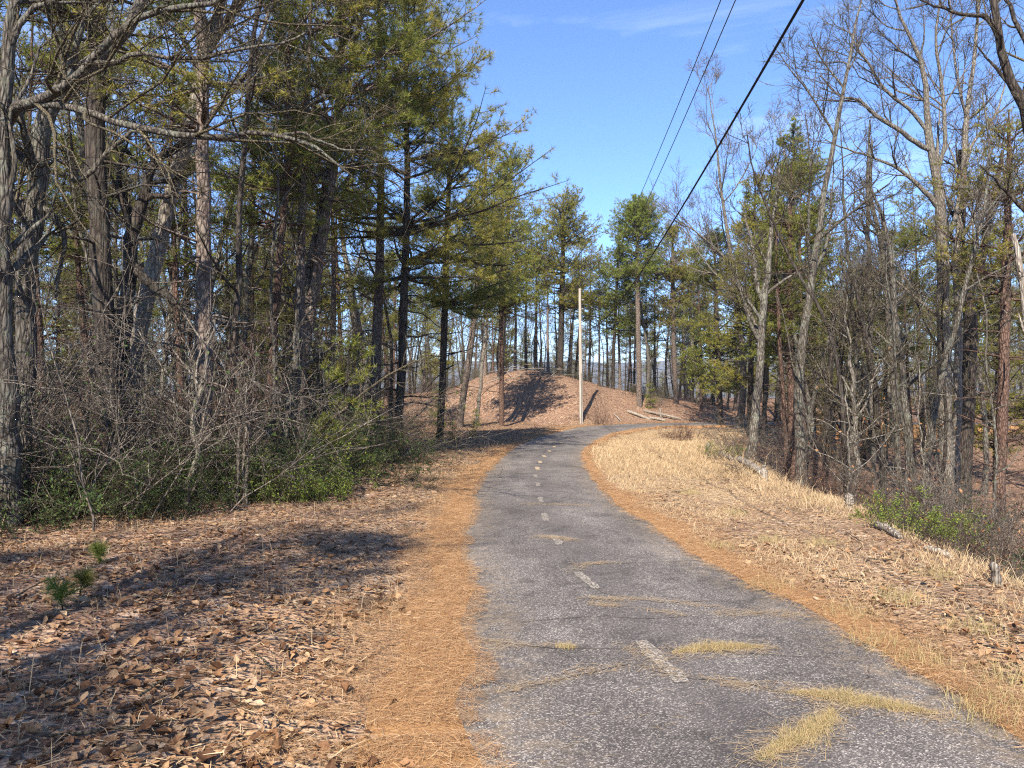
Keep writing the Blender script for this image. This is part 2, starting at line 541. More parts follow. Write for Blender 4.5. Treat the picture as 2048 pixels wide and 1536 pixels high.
def asphalt_mat():
    m, nt, b, out = new_mat('worn asphalt')
    g = G(nt)
    co = g.coord('World')
    v = g.n('ShaderNodeTexVoronoi'); g.link(co, v.inputs['Vector']); v.inputs['Scale'].default_value = 135
    sep = g.n('ShaderNodeSeparateColor'); g.link(v.outputs['Color'], sep.inputs[0])
    stones = g.ramp(sep.outputs[0], [(0, (.055, .05, .05)), (.45, (.105, .097, .092)), (.74, (.17, .158, .15)), (.88, (.33, .31, .29)), (1, (.56, .53, .49))])
    n2 = g.noise(co, 190, 3, .6)
    c = g.mix(.25, stones, g.ramp(n2, [(.3, (.06, .056, .056)), (.55, (.13, .122, .12)), (.75, (.33, .31, .295))]))
    # wear: pale driven strips and dark bituminous patches
    big = g.noise(g.coord('World', (1, .45, 1)), 1.1, 5, .62)
    c = g.mix(1.0, c, g.ramp(big, [(.3, (.56, .53, .505)), (.5, (.86, .815, .775)), (.7, (1.2, 1.14, 1.08))]), 'MULTIPLY')
    cen = g.attr('centre')
    c = g.mix(g.math('MULTIPLY', cen, .45), c, (.075, .066, .064))
    edge = g.attr('verge')
    dirt = g.ramp(g.noise(co, 26, 5, .7), [(.3, (.16, .115, .07)), (.7, (.40, .30, .19))])
    c = g.mix(g.math('MULTIPLY', edge, g.ramp(g.noise(co, 9, 5, .7), [(.42, 0.0), (.62, .75)])), c, dirt)
    st = g.noise(g.coord('World', (1, 1, 1)), 2.6, 6, .7, .8)
    c = g.mix(1.0, c, g.ramp(st, [(.36, .72), (.47, 1.0), (.6, 1.08)]), 'MULTIPLY')
    g.link(c, b.inputs['Base Color'])
    b.inputs['Roughness'].default_value = .8
    h = g.math('ADD', v.outputs['Distance'], g.math('MULTIPLY', n2, .5))
    g.bump(h, b, .6, .008)
    return m


M['asphalt'] = asphalt_mat()


def paint_mat(name, lo, hi, amt):
    m, nt, b, out = new_mat(name)
    g = G(nt)
    co = g.coord('World')
    v = g.n('ShaderNodeTexVoronoi'); g.link(co, v.inputs['Vector']); v.inputs['Scale'].default_value = 95
    sep = g.n('ShaderNodeSeparateColor'); g.link(v.outputs['Color'], sep.inputs[0])
    base = g.ramp(sep.outputs[0], [(0, (.07, .062, .057)), (.5, (.115, .105, .097)), (1, (.40, .365, .32))])
    k = g.ramp(g.noise(co, 30, 6, .8), [(lo, 0.0), (hi, 1.0)])
    c = g.mix(g.math('MULTIPLY', k, amt), base, (.44, .33, .19))
    g.link(c, b.inputs['Base Color'])
    g.bump(v.outputs['Distance'], b, .5, .006)
    return m


M['paint'] = paint_mat('faded yellow paint', .36, .52, .7)
M['paint_worn'] = paint_mat('worn away yellow paint', .47, .72, .42)


def simple_mat(name, stops, scale, stretch=(1, 1, 1), rough=.85, bump=.01, which='World', detail=6):
    m, nt, b, out = new_mat(name)
    g = G(nt)
    n = g.noise(g.coord(which, stretch), scale, detail, .65, .3)
    g.link(g.ramp(n, stops), b.inputs['Base Color'])
    b.inputs['Roughness'].default_value = rough
    g.bump(n, b, .8, bump)
    return m


M['needle_bed'] = simple_mat('matted pine needles', [(.28, (.14, .065, .028)), (.5, (.32, .17, .07)), (.72, (.46, .275, .125))], 42, (1, 1.0, 1), .9, .03)
M['crack'] = simple_mat('dark crack', [(.35, (.04, .035, .032)), (.6, (.17, .14, .11))], 16)
M['pole'] = simple_mat('weathered pole timber', [(.3, (.22, .185, .15)), (.55, (.36, .315, .265)), (.75, (.46, .415, .36))], 12, (1, 1, .08), .85, .006, 'Object')
M['cable'] = simple_mat('black cable', [(.3, (.012, .012, .013)), (.7, (.022, .022, .024))], 5)
M['wire'] = simple_mat('grey wire', [(.3, (.06, .062, .065)), (.7, (.10, .10, .105))], 5)
M['metal'] = simple_mat('dull metal', [(.3, (.25, .25, .25)), (.7, (.38, .38, .37))], 20, rough=.5)
M['far_wood'] = simple_mat('distant wooded hills', [(.3, (.03, .035, .025)), (.5, (.06, .055, .04)), (.7, (.09, .075, .055))], .02, bump=1.0)


# ------------------------------------------------------------------ objects
def obj(name, me, parent=None, loc=(0, 0, 0)):
    o = bpy.data.objects.new(name, me)
    C.objects.link(o)
    o.location = loc
    if parent is not None:
        o.parent = parent
    return o


def tag(o, label, cat, group=None):
    o['label'] = label; o['category'] = cat
    if group: o['group'] = group
    return o


def structure(o):
    o['kind'] = 'structure'
    return o


def stuff(o, label=None, cat=None):
    o['kind'] = 'stuff'
    if label: o['label'] = label
    if cat: o['category'] = cat
    return o


def thing(name, label, cat, loc=(0, 0, 0), group=None):
    o = bpy.data.objects.new(name, None)
    o.empty_display_size = .3
    C.objects.link(o)
    o.location = loc
    return tag(o, label, cat, group)


def dup(root, loc, rz, s, label, group=None):
    r = root.copy(); C.objects.link(r)
    r.location = loc; r.rotation_euler = (random.gauss(0, .02), random.gauss(0, .02), rz); r.scale = (s, s, s * random.uniform(.93, 1.08))
    r['label'] = label
    if group: r['group'] = group
    elif 'group' in r: del r['group']
    for ch in root.children:
        c = ch.copy(); C.objects.link(c); c.parent = r
    return r


# ================================================================== SETTING
# ground sheet: fine near the camera, coarse towards the horizon
def warp(n, a, b, fine):
    t = np.linspace(-1, 1, n)
    s = np.sinh(t * fine) / math.sinh(fine)
    return np.where(s < 0, -s * a, s * b)


xs = warp(215, -900, 900, 6.4) + 1.0
ys = 14 + warp(235, -300, 1500, 6.0)
GX, GY = np.meshgrid(xs, ys)
GZ = terrain(GX, GY)
nx, ny = len(xs), len(ys)
gv = np.stack([GX.ravel(), GY.ravel(), GZ.ravel()], 1)
ii = (np.arange(ny - 1)[:, None] * nx + np.arange(nx - 1)[None, :]).ravel()
gq = np.stack([ii, ii + 1, ii + nx + 1, ii + nx], 1)
gm = mk('ground', gv, gq, None, [M['ground']], smooth=True)
lat, hw, _ = road_coords(gv[:, 0], gv[:, 1])
rt = lat - hw
straw_w = sstep(.1, .5, rt) * sstep(1.0, -.6, gv[:, 0] - x_edge(gv[:, 1])) * sstep(49, 44, gv[:, 1])
straw_w = straw_w * (.35 + .65 * sstep(9, 17, gv[:, 1]))
straw_w = straw_w + .25 * sstep(0, .5, -lat - hw) * sstep(2.2, .8, -lat - hw) * sstep(56, 46, gv[:, 1])
soil_w = .7 * sstep(50, 56, gv[:, 1]) * sstep(9, 15, gv[:, 0]) + .5 * sstep(3, 9, gv[:, 0] - x_edge(gv[:, 1]))
for nm, w in (('straw', straw_w), ('soil', np.clip(soil_w, 0, 1))):
    a = gm.attributes.new(nm, 'FLOAT', 'POINT'); a.data.foreach_set('value', w.astype(np.float32))
structure(obj('ground', gm))

# distant hills
hx = np.linspace(-2600, 2600, 160); hy = np.linspace(1300, 4200, 40)
HX, HY = np.meshgrid(hx, hy)
hz = -45 + 105 * np.exp(-((HY - 2900) / 700) ** 2) * (0.9 + .5 * vnoise(HX * .0016, HY * .001, 11) + .25 * vnoise(HX * .006, HY * .003, 12)) * sstep(1300, 2300, HY)
hv = np.stack([HX.ravel(), HY.ravel(), hz.ravel()], 1)
ii = (np.arange(39)[:, None] * 160 + np.arange(159)[None, :]).ravel()
structure(obj('hills', mk('hills', hv, np.stack([ii, ii + 1, ii + 161, ii + 160], 1), None, [M['far_wood']], smooth=True)))

# road sheet, slightly wider than its visible edge (needles and leaves lap over it)
NA = 14
k = np.linspace(-1, 1, NA)
RX = []; cen = []; ver = []
sub = np.arange(0, NS)
for i in sub:
    c = RC[i]; h = RH[i] + .10
    j = (vnoise(np.array([i * .21]), np.array([0.0]), 21)[0] * .08, vnoise(np.array([i * .21]), np.array([5.0]), 22)[0] * .08)
    for q in k:
        off = q * h + (j[0] if q < 0 else j[1]) * abs(q)
        p = c + RP[i] * off
        z = float(profile(p[1])) + .008 + .02 * (1 - q * q)
        RX.append((p[0], p[1], z))
        cen.append(math.exp(-((q + .0) / .16) ** 2))
        ver.append(max(0, abs(q) - .55) / .45)
ii = (np.arange(len(sub) - 1)[:, None] * NA + np.arange(NA - 1)[None, :]).ravel()
rm = mk('road', np.array(RX), np.stack([ii, ii + 1, ii + NA + 1, ii + NA], 1), None, [M['asphalt']], smooth=True)
for nm, w in (('centre', cen), ('verge', ver)):
    a = rm.attributes.new(nm, 'FLOAT', 'POINT'); a.data.foreach_set('value', np.array(w, np.float32))
road = structure(obj('road', rm))


def rz_at(x, y):
    lat, hw, _ = road_coords(np.array([x]), np.array([y]))
    q = np.clip(lat / (hw + .1), -1, 1)
    return float(profile(y) + .008 + .02 * (1 - q[0] ** 2))


def road_pt(u, v):
    y = EYE * F / (v - 803.13)
    return np.array([(u - 1024) / F * y, y])


def road_strip(name, uvs, widths, mat, lift=.004):
    """flat strip lying on the road along photo points"""
    P = np.array([road_pt(u, v) for u, v in uvs])
    n = max(6, len(P) * 5)
    W = np.interp(np.linspace(0, 1, n), np.linspace(0, 1, len(widths)), widths)
    Q = resample(np.c_[P, np.zeros(len(P))], n)[:, :2] if len(P) > 2 else P[0] + (P[1] - P[0]) * np.linspace(0, 1, n)[:, None]
    t = unit(np.gradient(Q, axis=0)); nn = np.stack([-t[:, 1], t[:, 0]], 1)
    Q = Q + nn * (rng.normal(0, .006, (n, 1)))
    v = []
    for i in range(n):
        for s in (-1, 1):
            p = Q[i] + nn[i] * s * W[i] / 2 * rng.uniform(.75, 1.25)
            v.append((p[0], p[1], rz_at(p[0], p[1]) + lift))
    i = np.arange(n - 1) * 2
    return obj(name, mk(name, np.array(v), np.stack([i, i + 1, i + 3, i + 2], 1), None, [mat]), road)


# centre line: the faded dashes
for uvs, w in [([(1281, 1290), (1366, 1375)], .11), ([(1156, 1150), (1193, 1184)], .09), ([(1108, 1075), (1120, 1095)], .10), ([(1087, 1030), (1094, 1046)], .09),
               ([(1080, 997), (1084, 1008)], .09), ([(1075, 968), (1077, 976)], .09), ([(1070, 952), (1072, 958)], .09), ([(1074, 936), (1076, 942)], .11),
               ([(1079, 924), (1081.5, 928.5)], .11), ([(1087, 912.5), (1090, 916)], .11), ([(1097, 903), (1100, 906)], .11), ([(1107, 894.5), (1110, 897)], .11),
               ([(1121, 886.2), (1125, 888)], .11), ([(1135, 879.8), (1139, 881.3)], .11), ([(1148, 873.5), (1153, 875)], .11)]:
    road_strip('centre_dash', uvs, [w * .8, w * 1.05, w * .9, w, w * .75], M['paint' if uvs[0][1] < 945 else 'paint_worn'], .004 if uvs[0][1] > 905 else .012)
# cracks
for uvs in [[(955, 1283), (1040, 1296), (1130, 1305), (1280, 1306), (1400, 1310), (1540, 1318), (1660, 1322)],
            [(1010, 1392), (1100, 1372), (1200, 1350), (1265, 1337), (1310, 1352), (1370, 1366), (1450, 1372), (1560, 1392), (1640, 1405), (1800, 1428)],
            [(1170, 1160), (1200, 1190), (1255, 1202), (1330, 1212), (1440, 1208), (1540, 1222)],
            [(1160, 1135), (1250, 1132), (1330, 1128), (1420, 1122)], [(1040, 1250), (1200, 1240), (1290, 1246), (1380, 1240)],
            [(1660, 1415), (1655, 1450), (1600, 1490), (1530, 1530)], [(1700, 1395), (1735, 1360), (1738, 1335)]]:
    road_strip('road_crack', uvs, [.004, .010, .006, .012, .004], M['crack'], .006)

# ------------------------------------------------------------------ needle beds along both road edges
def bed(side):
    n = 340
    i = np.linspace(0, NS - 1, n)
    c = np.stack([np.interp(i, np.arange(NS), RC[:, a]) for a in (0, 1)], 1)
    h = np.interp(i, np.arange(NS), RH)
    p = np.stack([np.interp(i, np.arange(NS), RP[:, a]) for a in (0, 1)], 1)
    s = np.r_[0, np.cumsum(np.linalg.norm(np.diff(c, axis=0), axis=1))]
    inner = h + .10 * vnoise(s * 1.6, s * 0, 31 + side) + .07 * vnoise(s * 4.5, s * 0, 33 + side) - .01
    wid = (.46 if side < 0 else .36) * (1 + 1.1 * vnoise(s * .55, s * 0, 35 + side) + .7 * vnoise(s * 1.9, s * 0, 36 + side))
    outer = inner + np.maximum(wid, .12)
    rows = np.linspace(0, 1, 6)
    v = []
    for q in rows:
        o = inner * (1 - q) + outer * q
        xy = c + p * (side * o)[:, None]
        z = np.maximum(profile(xy[:, 1]) + .012, terrain(xy[:, 0], xy[:, 1])) + .016 * math.sin(math.pi * min(1, q * 1.3)) + .004
        if q == 0: z = profile(xy[:, 1]) + .006
        if q == 1: z = terrain(xy[:, 0], xy[:, 1]) - .02
        v.append(np.c_[xy, z])
    v = np.concatenate(v)
    a = (np.arange(5)[:, None] * n + np.arange(n - 1)[None, :]).ravel()
    f = np.stack([a, a + 1, a + n + 1, a + n], 1)
    return v, f, c, p, inner, outer, s


BEDS = {}
for side, lab in ((-1, 'orange band of fallen pine needles along the left road edge'), (1, 'thin orange band of fallen pine needles along the right road edge')):
    bv, bf, c, p, inner, outer, s = bed(side)
    BEDS[side] = (c, p, inner, outer, s)
    B = Bag()
    B.add(bv, bf, None, 0)
    # the needles themselves
    n = 110000 if side < 0 else 60000
    y = c[:, 1]
    dens = np.where((y > 2.0) & (y < 60), 1.0 / (1 + (np.maximum(y, 3) / 7.5) ** 1.5), 0.0) * np.gradient(s)
    cdf = np.cumsum(dens); cdf /= cdf[-1]
    k = np.searchsorted(cdf, rng.random(n)); k = np.clip(k, 1, len(c) - 1)
    fr = rng.random(n)
    cc = c[k - 1] * (1 - fr)[:, None] + c[k] * fr[:, None]
    q = rng.beta(1.2, 1.5, n) * 1.9 - .16
    lump = .85 + .3 * vnoise(s[k] * 2.1, q * 2, 37)
    o = inner[k] * (1 - q) + outer[k] * q
    xy = cc + p[k] * (side * o)[:, None]
    z = np.maximum(profile(xy[:, 1]) + .02, terrain(xy[:, 0], xy[:, 1])) + .012 + rng.random(n) * .02 * (q > 0)
    far = 1 + np.maximum(0, xy[:, 1] - 6) * .07
    L = rng.uniform(.06, .15, n) * np.sqrt(far); w = .0019 * far
    az = np.where(rng.random(n) < .25, rng.normal(.15, .6, n), rng.uniform(0, math.pi, n))
    d = np.stack([np.cos(az), np.sin(az), rng.normal(.03, .12, n)], 1)
    sd = np.stack([-np.sin(az), np.cos(az), rng.normal(0, .3, n)], 1)
    P = np.c_[xy, z]
    vv = np.stack([P - d * L[:, None] / 2 - sd * w[:, None] / 2, P - d * L[:, None] / 2 + sd * w[:, None] / 2,
                   P + d * L[:, None] / 2], 1).reshape(-1, 3)
    B.add(vv, None, np.arange(n * 3).reshape(-1, 3), 1, np.repeat(rng.random(n), 3), False)
    stuff(obj('pine_needle_litter', B.mesh('pine_needle_litter', [M['needle_bed'], M['fallen_needle']])), lab, 'pine needles')


def needle_drift(uvs, width, n, name, lab):
    P = np.array([road_pt(u, v) for u, v in uvs]); Q = resample(np.c_[P, np.zeros(len(P))], 60)[:, :2]
    k = rng.integers(0, 60, n)
    xy = Q[k] + rng.normal(0, 1, (n, 2)) * np.array([.06, width / 2])
    z = np.array([rz_at(*a) for a in xy]) + .006 + rng.random(n) * .012
    L = rng.uniform(.06, .13, n); az = rng.normal(0, .7, n); w = .0015
    d = np.stack([np.cos(az), np.sin(az), rng.normal(.03, .1, n)], 1); sd = np.stack([-np.sin(az), np.cos(az), np.zeros(n)], 1)
    X = np.c_[xy, z]
    return np.stack([X - d * L[:, None] / 2 - sd * w, X - d * L[:, None] / 2 + sd * w, X + d * L[:, None] / 2], 1).reshape(-1, 3)


dv = [needle_drift(a, w * 1.2, int(n * .85), '', '') for a, w, n in [
    ([(1048, 1012), (1110, 1013), (1180, 1014)], .12, 420), ([(1075, 1078), (1110, 1080), (1150, 1086)], .10, 380), ([(1160, 1135), (1200, 1133), (1230, 1131)], .05, 160),
    ([(1150, 1150), (1158, 1142), (1170, 1138)], .04, 60), ([(1185, 1203), (1215, 1205), (1260, 1208)], .05, 160), ([(1195, 1213), (1220, 1219), (1240, 1220)], .035, 120),
    ([(1260, 1203), (1330, 1210), (1440, 1222)], .04, 170), ([(1280, 1226), (1340, 1234), (1370, 1240)], .04, 90), ([(950, 1282), (975, 1287), (1010, 1295)], .05, 70),
    ([(985, 1300), (1060, 1298), (1120, 1300)], .04, 80), ([(1000, 1395), (1050, 1380), (1130, 1368)], .06, 110), ([(1120, 1360), (1200, 1350), (1280, 1338)], .08, 120),
    ([(1265, 1300), (1310, 1330), (1350, 1362)], .10, 160), ([(1420, 1366), (1460, 1376), (1520, 1390)], .05, 120), ([(1440, 1237), (1520, 1232), (1600, 1236)], .10, 260),
    ([(1345, 1318), (1440, 1308), (1545, 1304)], .13, 420), ([(1560, 1392), (1700, 1410), (1900, 1440)], .14, 620), ([(1668, 1425), (1630, 1470), (1510, 1536)], .15, 520), ([(1110, 1460), (1300, 1440), (1500, 1500)], .5, 40), ([(1000, 940), (1080, 950), (1150, 945)], .3, 60)]]
dv = np.concatenate(dv)
stuff(obj('needle_drift', mk('needle_drift', dv, None, np.arange(len(dv)).reshape(-1, 3), [M['straw']], tint=np.repeat(rng.random(len(dv) // 3), 3))),
      'thin drifts of pine needles lying in the road cracks', 'pine needles')


# ------------------------------------------------------------------ grass
def blades(xy, z, L, w, lean, tintv, g):
    n = len(xy)
    az = g.uniform(0, 2 * math.pi, n)
    h = np.stack([np.cos(az), np.sin(az), np.zeros(n)], 1)
    f = g.uniform(0, 2 * math.pi, n)
    s = np.stack([np.cos(f), np.sin(f), np.zeros(n)], 1) * (w / 2)[:, None]
    B = np.c_[xy, z]
    m = B + h * (L * lean * .35)[:, None] + np.array([0, 0, 1]) * (L * .6 * np.sqrt(np.maximum(.05, 1 - lean ** 2 * .4)))[:, None]
    t = B + h * (L * lean)[:, None] + np.array([0, 0, 1]) * (L * np.sqrt(np.maximum(.03, 1 - lean ** 2)))[:, None]
    v = np.stack([B - s, B + s, m + s * .8, m - s * .8, t], 1).reshape(-1, 3)
    a = np.arange(n)[:, None] * 5
    return v, a + np.array([0, 1, 2, 3]), a + np.array([3, 2, 4]), np.repeat(tintv, 5)


def crack_grass(uvs, width, n, L, lab, cols='grass_mix'):
    P = np.array([road_pt(u, v) for u, v in uvs]); Q = resample(np.c_[P, np.zeros(len(P))], 80)[:, :2]
    t = rng.beta(1.4, 1.4, n)
    k = np.clip((t * 79).astype(int), 0, 79)
    clump = (.12 + 2.3 * np.abs(vnoise(t * 13, t * 0, int(width * 1000) + n)) + .3 * np.sin(math.pi * t)) * (.25 + .75 * np.sin(math.pi * t))
    nn = unit(np.stack([-np.gradient(Q[:, 1]), np.gradient(Q[:, 0])], 1))
    xy = Q[k] + nn[k] * (rng.normal(0, .42, n) * width * clump)[:, None]
    z = np.array([rz_at(*a) for a in xy])
    ln = L * rng.uniform(.35, 1.35, n) * (.5 + .7 * np.sin(math.pi * t))
    v, q, tr, ti = blades(xy, z, ln, np.full(n, .0018), rng.uniform(.62, 1.0, n), rng.random(n), rng)
    B = Bag(); B.add(v, q, tr, 0, ti, False)
    return stuff(obj('crack_grass', B.mesh('crack_grass', [M[cols]])), lab, 'grass')


crack_grass([(1345, 1316), (1400, 1308), (1460, 1304), (1530, 1303)], .11, 2100, .045, 'straw coloured grass filling the upper crack at mid road')
crack_grass([(1575, 1396), (1640, 1402), (1720, 1412), (1790, 1424), (1880, 1436)], .10, 2800, .05, 'green tinged grass strip in the crack by the right road edge')
crack_grass([(1664, 1430), (1655, 1450), (1610, 1485), (1560, 1510), (1515, 1536)], .11, 2800, .05, 'straw grass strip running down the lower right crack')
crack_grass([(1112, 1300), (1130, 1303), (1155, 1304)], .05, 260, .045, 'small grass tuft in the crack at the left of the road')

# right verge straw grass
n = 62000
yy = 2.5 + 46 * rng.random(n * 3) ** 1.5
xx = np.interp(yy, RR[:, 1][:235], RR[:, 0][:235]) + .15 + rng.random(n * 3) * (x_edge(yy) - np.interp(yy, RR[:, 1][:235], RR[:, 0][:235]) + .5)
lat, hw, _ = road_coords(xx, yy)
dn = .38 + 2.0 * vnoise(xx * 1.3, yy * 1.3, 61) + .8 * vnoise(xx * 4, yy * 4, 62) + .55 * sstep(13, 19, yy) - .45 * sstep(12, 7, yy) + .25 * sstep(1.2, .2, x_edge(yy) - xx)
keep = (rng.random(n * 3) < np.clip(dn, 0.03, 1)) & (lat - hw > .25)
xx = xx[keep][:n]; yy = yy[keep][:n]; n = len(xx)
ln = rng.uniform(.04, .14, n) * (1 + .8 * sstep(13, 18, yy)) * (1 - .72 * sstep(26, 36, yy)) * (1 + .8 * sstep(.9, .1, x_edge(yy) - xx))
ln = np.where(rng.random(n) < .03, ln * 2.2, ln) * 1.0
v, q, tr, ti = blades(np.c_[xx, yy], terrain(xx, yy) - .01, ln, .0028 + .00028 * yy, np.clip(rng.normal(.86, .16, n), .2, .995), np.clip(rng.normal(.5, .3, n), 0, 1), rng)
B = Bag(); B.add(v, q, tr, 0, ti, False)
stuff(obj('dry_grass', B.mesh('dry_grass', [M['straw']])), 'dead straw coloured grass covering the right verge', 'grass')
# greenish tufts among it
B = Bag()
for u, v in [(1540, 1090), (1650, 1095), (1440, 1100), (1880, 1150), (2010, 1370), (1990, 1420), (1930, 1440), (1800, 1210), (1750, 1290), (1700, 1235), (1840, 1330), (1950, 1270), (1470, 1030), (1620, 1010), (1380, 990), (1530, 1180)]:
    x, y = road_pt(u, v)
    m = 190
    xy = np.array([x, y]) + rng.normal(0, .11, (m, 2))
    v_, q, tr, ti = blades(xy, terrain(xy[:, 0], xy[:, 1]), rng.uniform(.05, .17, m), np.full(m, .003), rng.uniform(.2, .95, m), np.clip(rng.normal(.4, .2, m), 0, 1), rng)
    B.add(v_, q, tr, 0, ti, False)
stuff(obj('green_grass', B.mesh('green_grass', [M['grass_mix']])), 'half green grass tufts dotted over the right verge', 'grass')
# left verge: sparse wisps and stalks
n = 9000
yy = 3 + 30 * rng.random(n) ** 1.4; xl = np.interp(yy, RL[:, 1][:200], RL[:, 0][:200])
xx = xl - .5 - rng.random(n) ** 1.5 * np.maximum(1.0, xl - x_bush(yy))
keep = rng.random(n) < np.clip(.35 + 1.8 * vnoise(xx * 1.1, yy * 1.1, 65), 0, 1)
xx = xx[keep]; yy = yy[keep]; n = len(xx)
ln = rng.uniform(.05, .18, n); ln = np.where(rng.random(n) < .05, ln * 3.4, ln)
v, q, tr, ti = blades(np.c_[xx, yy], terrain(xx, yy) - .01, ln, np.full(n, .0045), np.clip(rng.normal(.55, .3, n), .05, .97), rng.random(n), rng)
B = Bag(); B.add(v, q, tr, 0, ti, False)
stuff(obj('grass_wisps', B.mesh('grass_wisps', [M['straw']])), 'thin dry grass wisps among leaves on the left verge', 'grass')


# ------------------------------------------------------------------ leaf litter
def curled_leaf(P, yaw, L, W, curl, tilt, g):
    """dead leaves, 6 points each: base, two lobes a side, tip; curled along and across"""
    n = len(P)
    ca, sa = np.cos(yaw), np.sin(yaw)
    d = np.stack([ca, sa, g.normal(0, tilt, n)], 1); d = unit(d)
    s = unit(np.stack([-sa, ca, g.normal(0, tilt, n)], 1))
    nr = np.cross(d, s)
    L = L[:, None]; W = W[:, None]; cu = curl[:, None]
    jit = lambda: 1 + g.normal(0, .16, (n, 1))
    b = P
    m1 = P + d * L * .38 - nr * cu * L * .18
    l1 = P + d * L * .30 * jit() + s * W * .42 * jit() + nr * cu * W * .45
    r1 = P + d * L * .30 * jit() - s * W * .42 * jit() + nr * cu * W * .45
    l2 = P + d * L * .68 * jit() + s * W * .5 * jit() + nr * cu * W * .55
    r2 = P + d * L * .68 * jit() - s * W * .5 * jit() + nr * cu * W * .35
    t = P + d * L + nr * cu * L * .28
    v = np.stack([b, m1, l1, r1, l2, r2, t], 1).reshape(-1, 3)
    a = np.arange(n)[:, None] * 7
    f = np.concatenate([a + np.array(x) for x in ([0, 1, 2], [0, 3, 1], [2, 1, 4], [1, 3, 5], [1, 6, 4], [1, 5, 6])])
    return v, f


def litter_pts(n, region, g):
    if region == 'left':
        y = 2.4 + 48 * g.random(n) ** 2.0
        xl = np.interp(y, RL[:, 1][:215], RL[:, 0][:215]); x = xl - .28 - g.random(n) ** .9 * (np.maximum(xl - x_bush(y), .8) + 2.0 + .08 * y)
        ok = np.ones(n, bool)
        pr = np.clip(.15 + sstep(.2, 1.0, xl - x) + 1.5 * vnoise(x * 1.3, y * 1.3, 71) + .5 * vnoise(x * 4, y * 4, 73), .05, 1)
    elif region == 'right':
        y = 2.6 + 44 * g.random(n) ** 1.8
        xr = np.interp(y, RR[:, 1][:235], RR[:, 0][:235]); x = xr + .15 + g.random(n) * (x_edge(y) - xr + 3.0)
        pr = np.clip(.55 + 1.5 * vnoise(x * 1.2, y * 1.2, 72) - .5 * sstep(13, 20, y), .04, 1) * sstep(.1, .5, x - xr)
    elif region == 'mound':
        y = g.uniform(46, 62, n); x = g.uniform(-12, 22, n)
        pr = np.full(n, .9)
    else:
        y = g.uniform(12, 52, n); x = x_edge(y) + .5 + g.random(n) * 22
        pr = np.full(n, .8)
    lat, hw, _ = road_coords(x, y)
    ok = (g.random(n) < pr) & (np.abs(lat) - hw > .12)
    return x[ok], y[ok]


B = Bag()
for region, n in (('left', 70000), ('right', 46000), ('mound', 13000), ('ravine', 10000)):
    x, y = litter_pts(n, region, rng)
    n = len(x)
    z = terrain(x, y) + rng.random(n) * .03 + .002
    far = np.sqrt(1 + np.maximum(0, y - 8) * .06)
    L = (.024 + .062 * rng.beta(1.3, 2.0, n)) * far; W = L * rng.uniform(.22, .85, n)
    nr = y < 8.5
    v, f = curled_leaf(np.c_[x, y, z][nr], rng.uniform(0, 6.283, nr.sum()), L[nr], W[nr], rng.normal(.25, .42, nr.sum()), .26, rng)
    fr = ~nr; az = rng.uniform(0, 6.283, fr.sum())
    v2, f2, _ = leaves(np.c_[x, y, z][fr], np.stack([np.cos(az), np.sin(az), rng.normal(0, .3, fr.sum())], 1), L[fr] * 1.1, W[fr] * 1.1, rng, .12)
    # lay the far leaves down: squash their cross spread to near the ground plane
    c4 = v2.reshape(-1, 4, 3); ctr = c4[:, :1, 2]; c4[:, :, 2] = ctr + (c4[:, :, 2] - ctr) * .45; v2 = c4.reshape(-1, 3)
    ti = rng.beta(1.1, 1.6, n) if region != 'right' else rng.beta(1.8, 1.3, n)
    B.add(v, None, f, 0, np.repeat(ti[nr], 7), False)
    B.add(v2, None, f2, 0, np.repeat(ti[fr], 4), False)
stuff(obj('leaf_litter', B.mesh('leaf_litter', [M['dead_leaf']])), 'brown fallen leaves carpeting the verges and the woodland floor', 'fallen leaves')


# thin bits between the leaves: needles, grass stems, crumbs
B = Bag()
for region, n in (('left', 52000), ('right', 26000)):
    x, y = litter_pts(n, region, rng); n = len(x)
    P = np.c_[x, y, terrain(x, y) + rng.random(n) * .035 + .004]
    far = np.sqrt(1 + np.maximum(0, y - 6) * .09)
    L = rng.uniform(.03, .13, n) * far; w = .0022 * far
    az = rng.uniform(0, 6.283, n)
    d = np.stack([np.cos(az), np.sin(az), rng.normal(.0, .22, n)], 1); sd = np.stack([-np.sin(az), np.cos(az), rng.normal(0, .4, n)], 1) * w[:, None]
    v = np.stack([P - d * L[:, None] / 2 - sd, P - d * L[:, None] / 2 + sd, P + d * L[:, None] / 2], 1).reshape(-1, 3)
    B.add(v, None, np.arange(n * 3).reshape(-1, 3), 0, np.repeat(rng.random(n), 3), False)
stuff(obj('leaf_crumbs', B.mesh('leaf_crumbs', [M['straw']])), 'dry stems and needles scattered between the fallen leaves', 'litter')


# ================================================================== TREES
def auto_trunk(g, H, r0, K=16, wig=.035, lean=.03, rt=.015, flare=True):
    d = np.array([[g.normal(0, lean), g.normal(0, lean), 1.0]])
    pts, rad = grow(np.array([[0, 0, -.25]]), d, H + .25, r0, K, wig, .03, rt, g)
    rad = rad[0]
    if flare:
        t = np.linspace(0, 1, K + 1); rad = rad * (1 + .45 * np.exp(-t * 26))
    return pts[0], rad


def path_trunk(pts_world, radii, base, n=22, jit=.012, seed=0):
    g = np.random.default_rng(seed)
    p = np.c_[np.asarray(pts_world) - base, radii]
    q = resample(p, n)
    q[1:-1, :3] += g.normal(0, jit, (n - 2, 3))
    return q[:, :3], np.maximum(q[:, 3], .004)


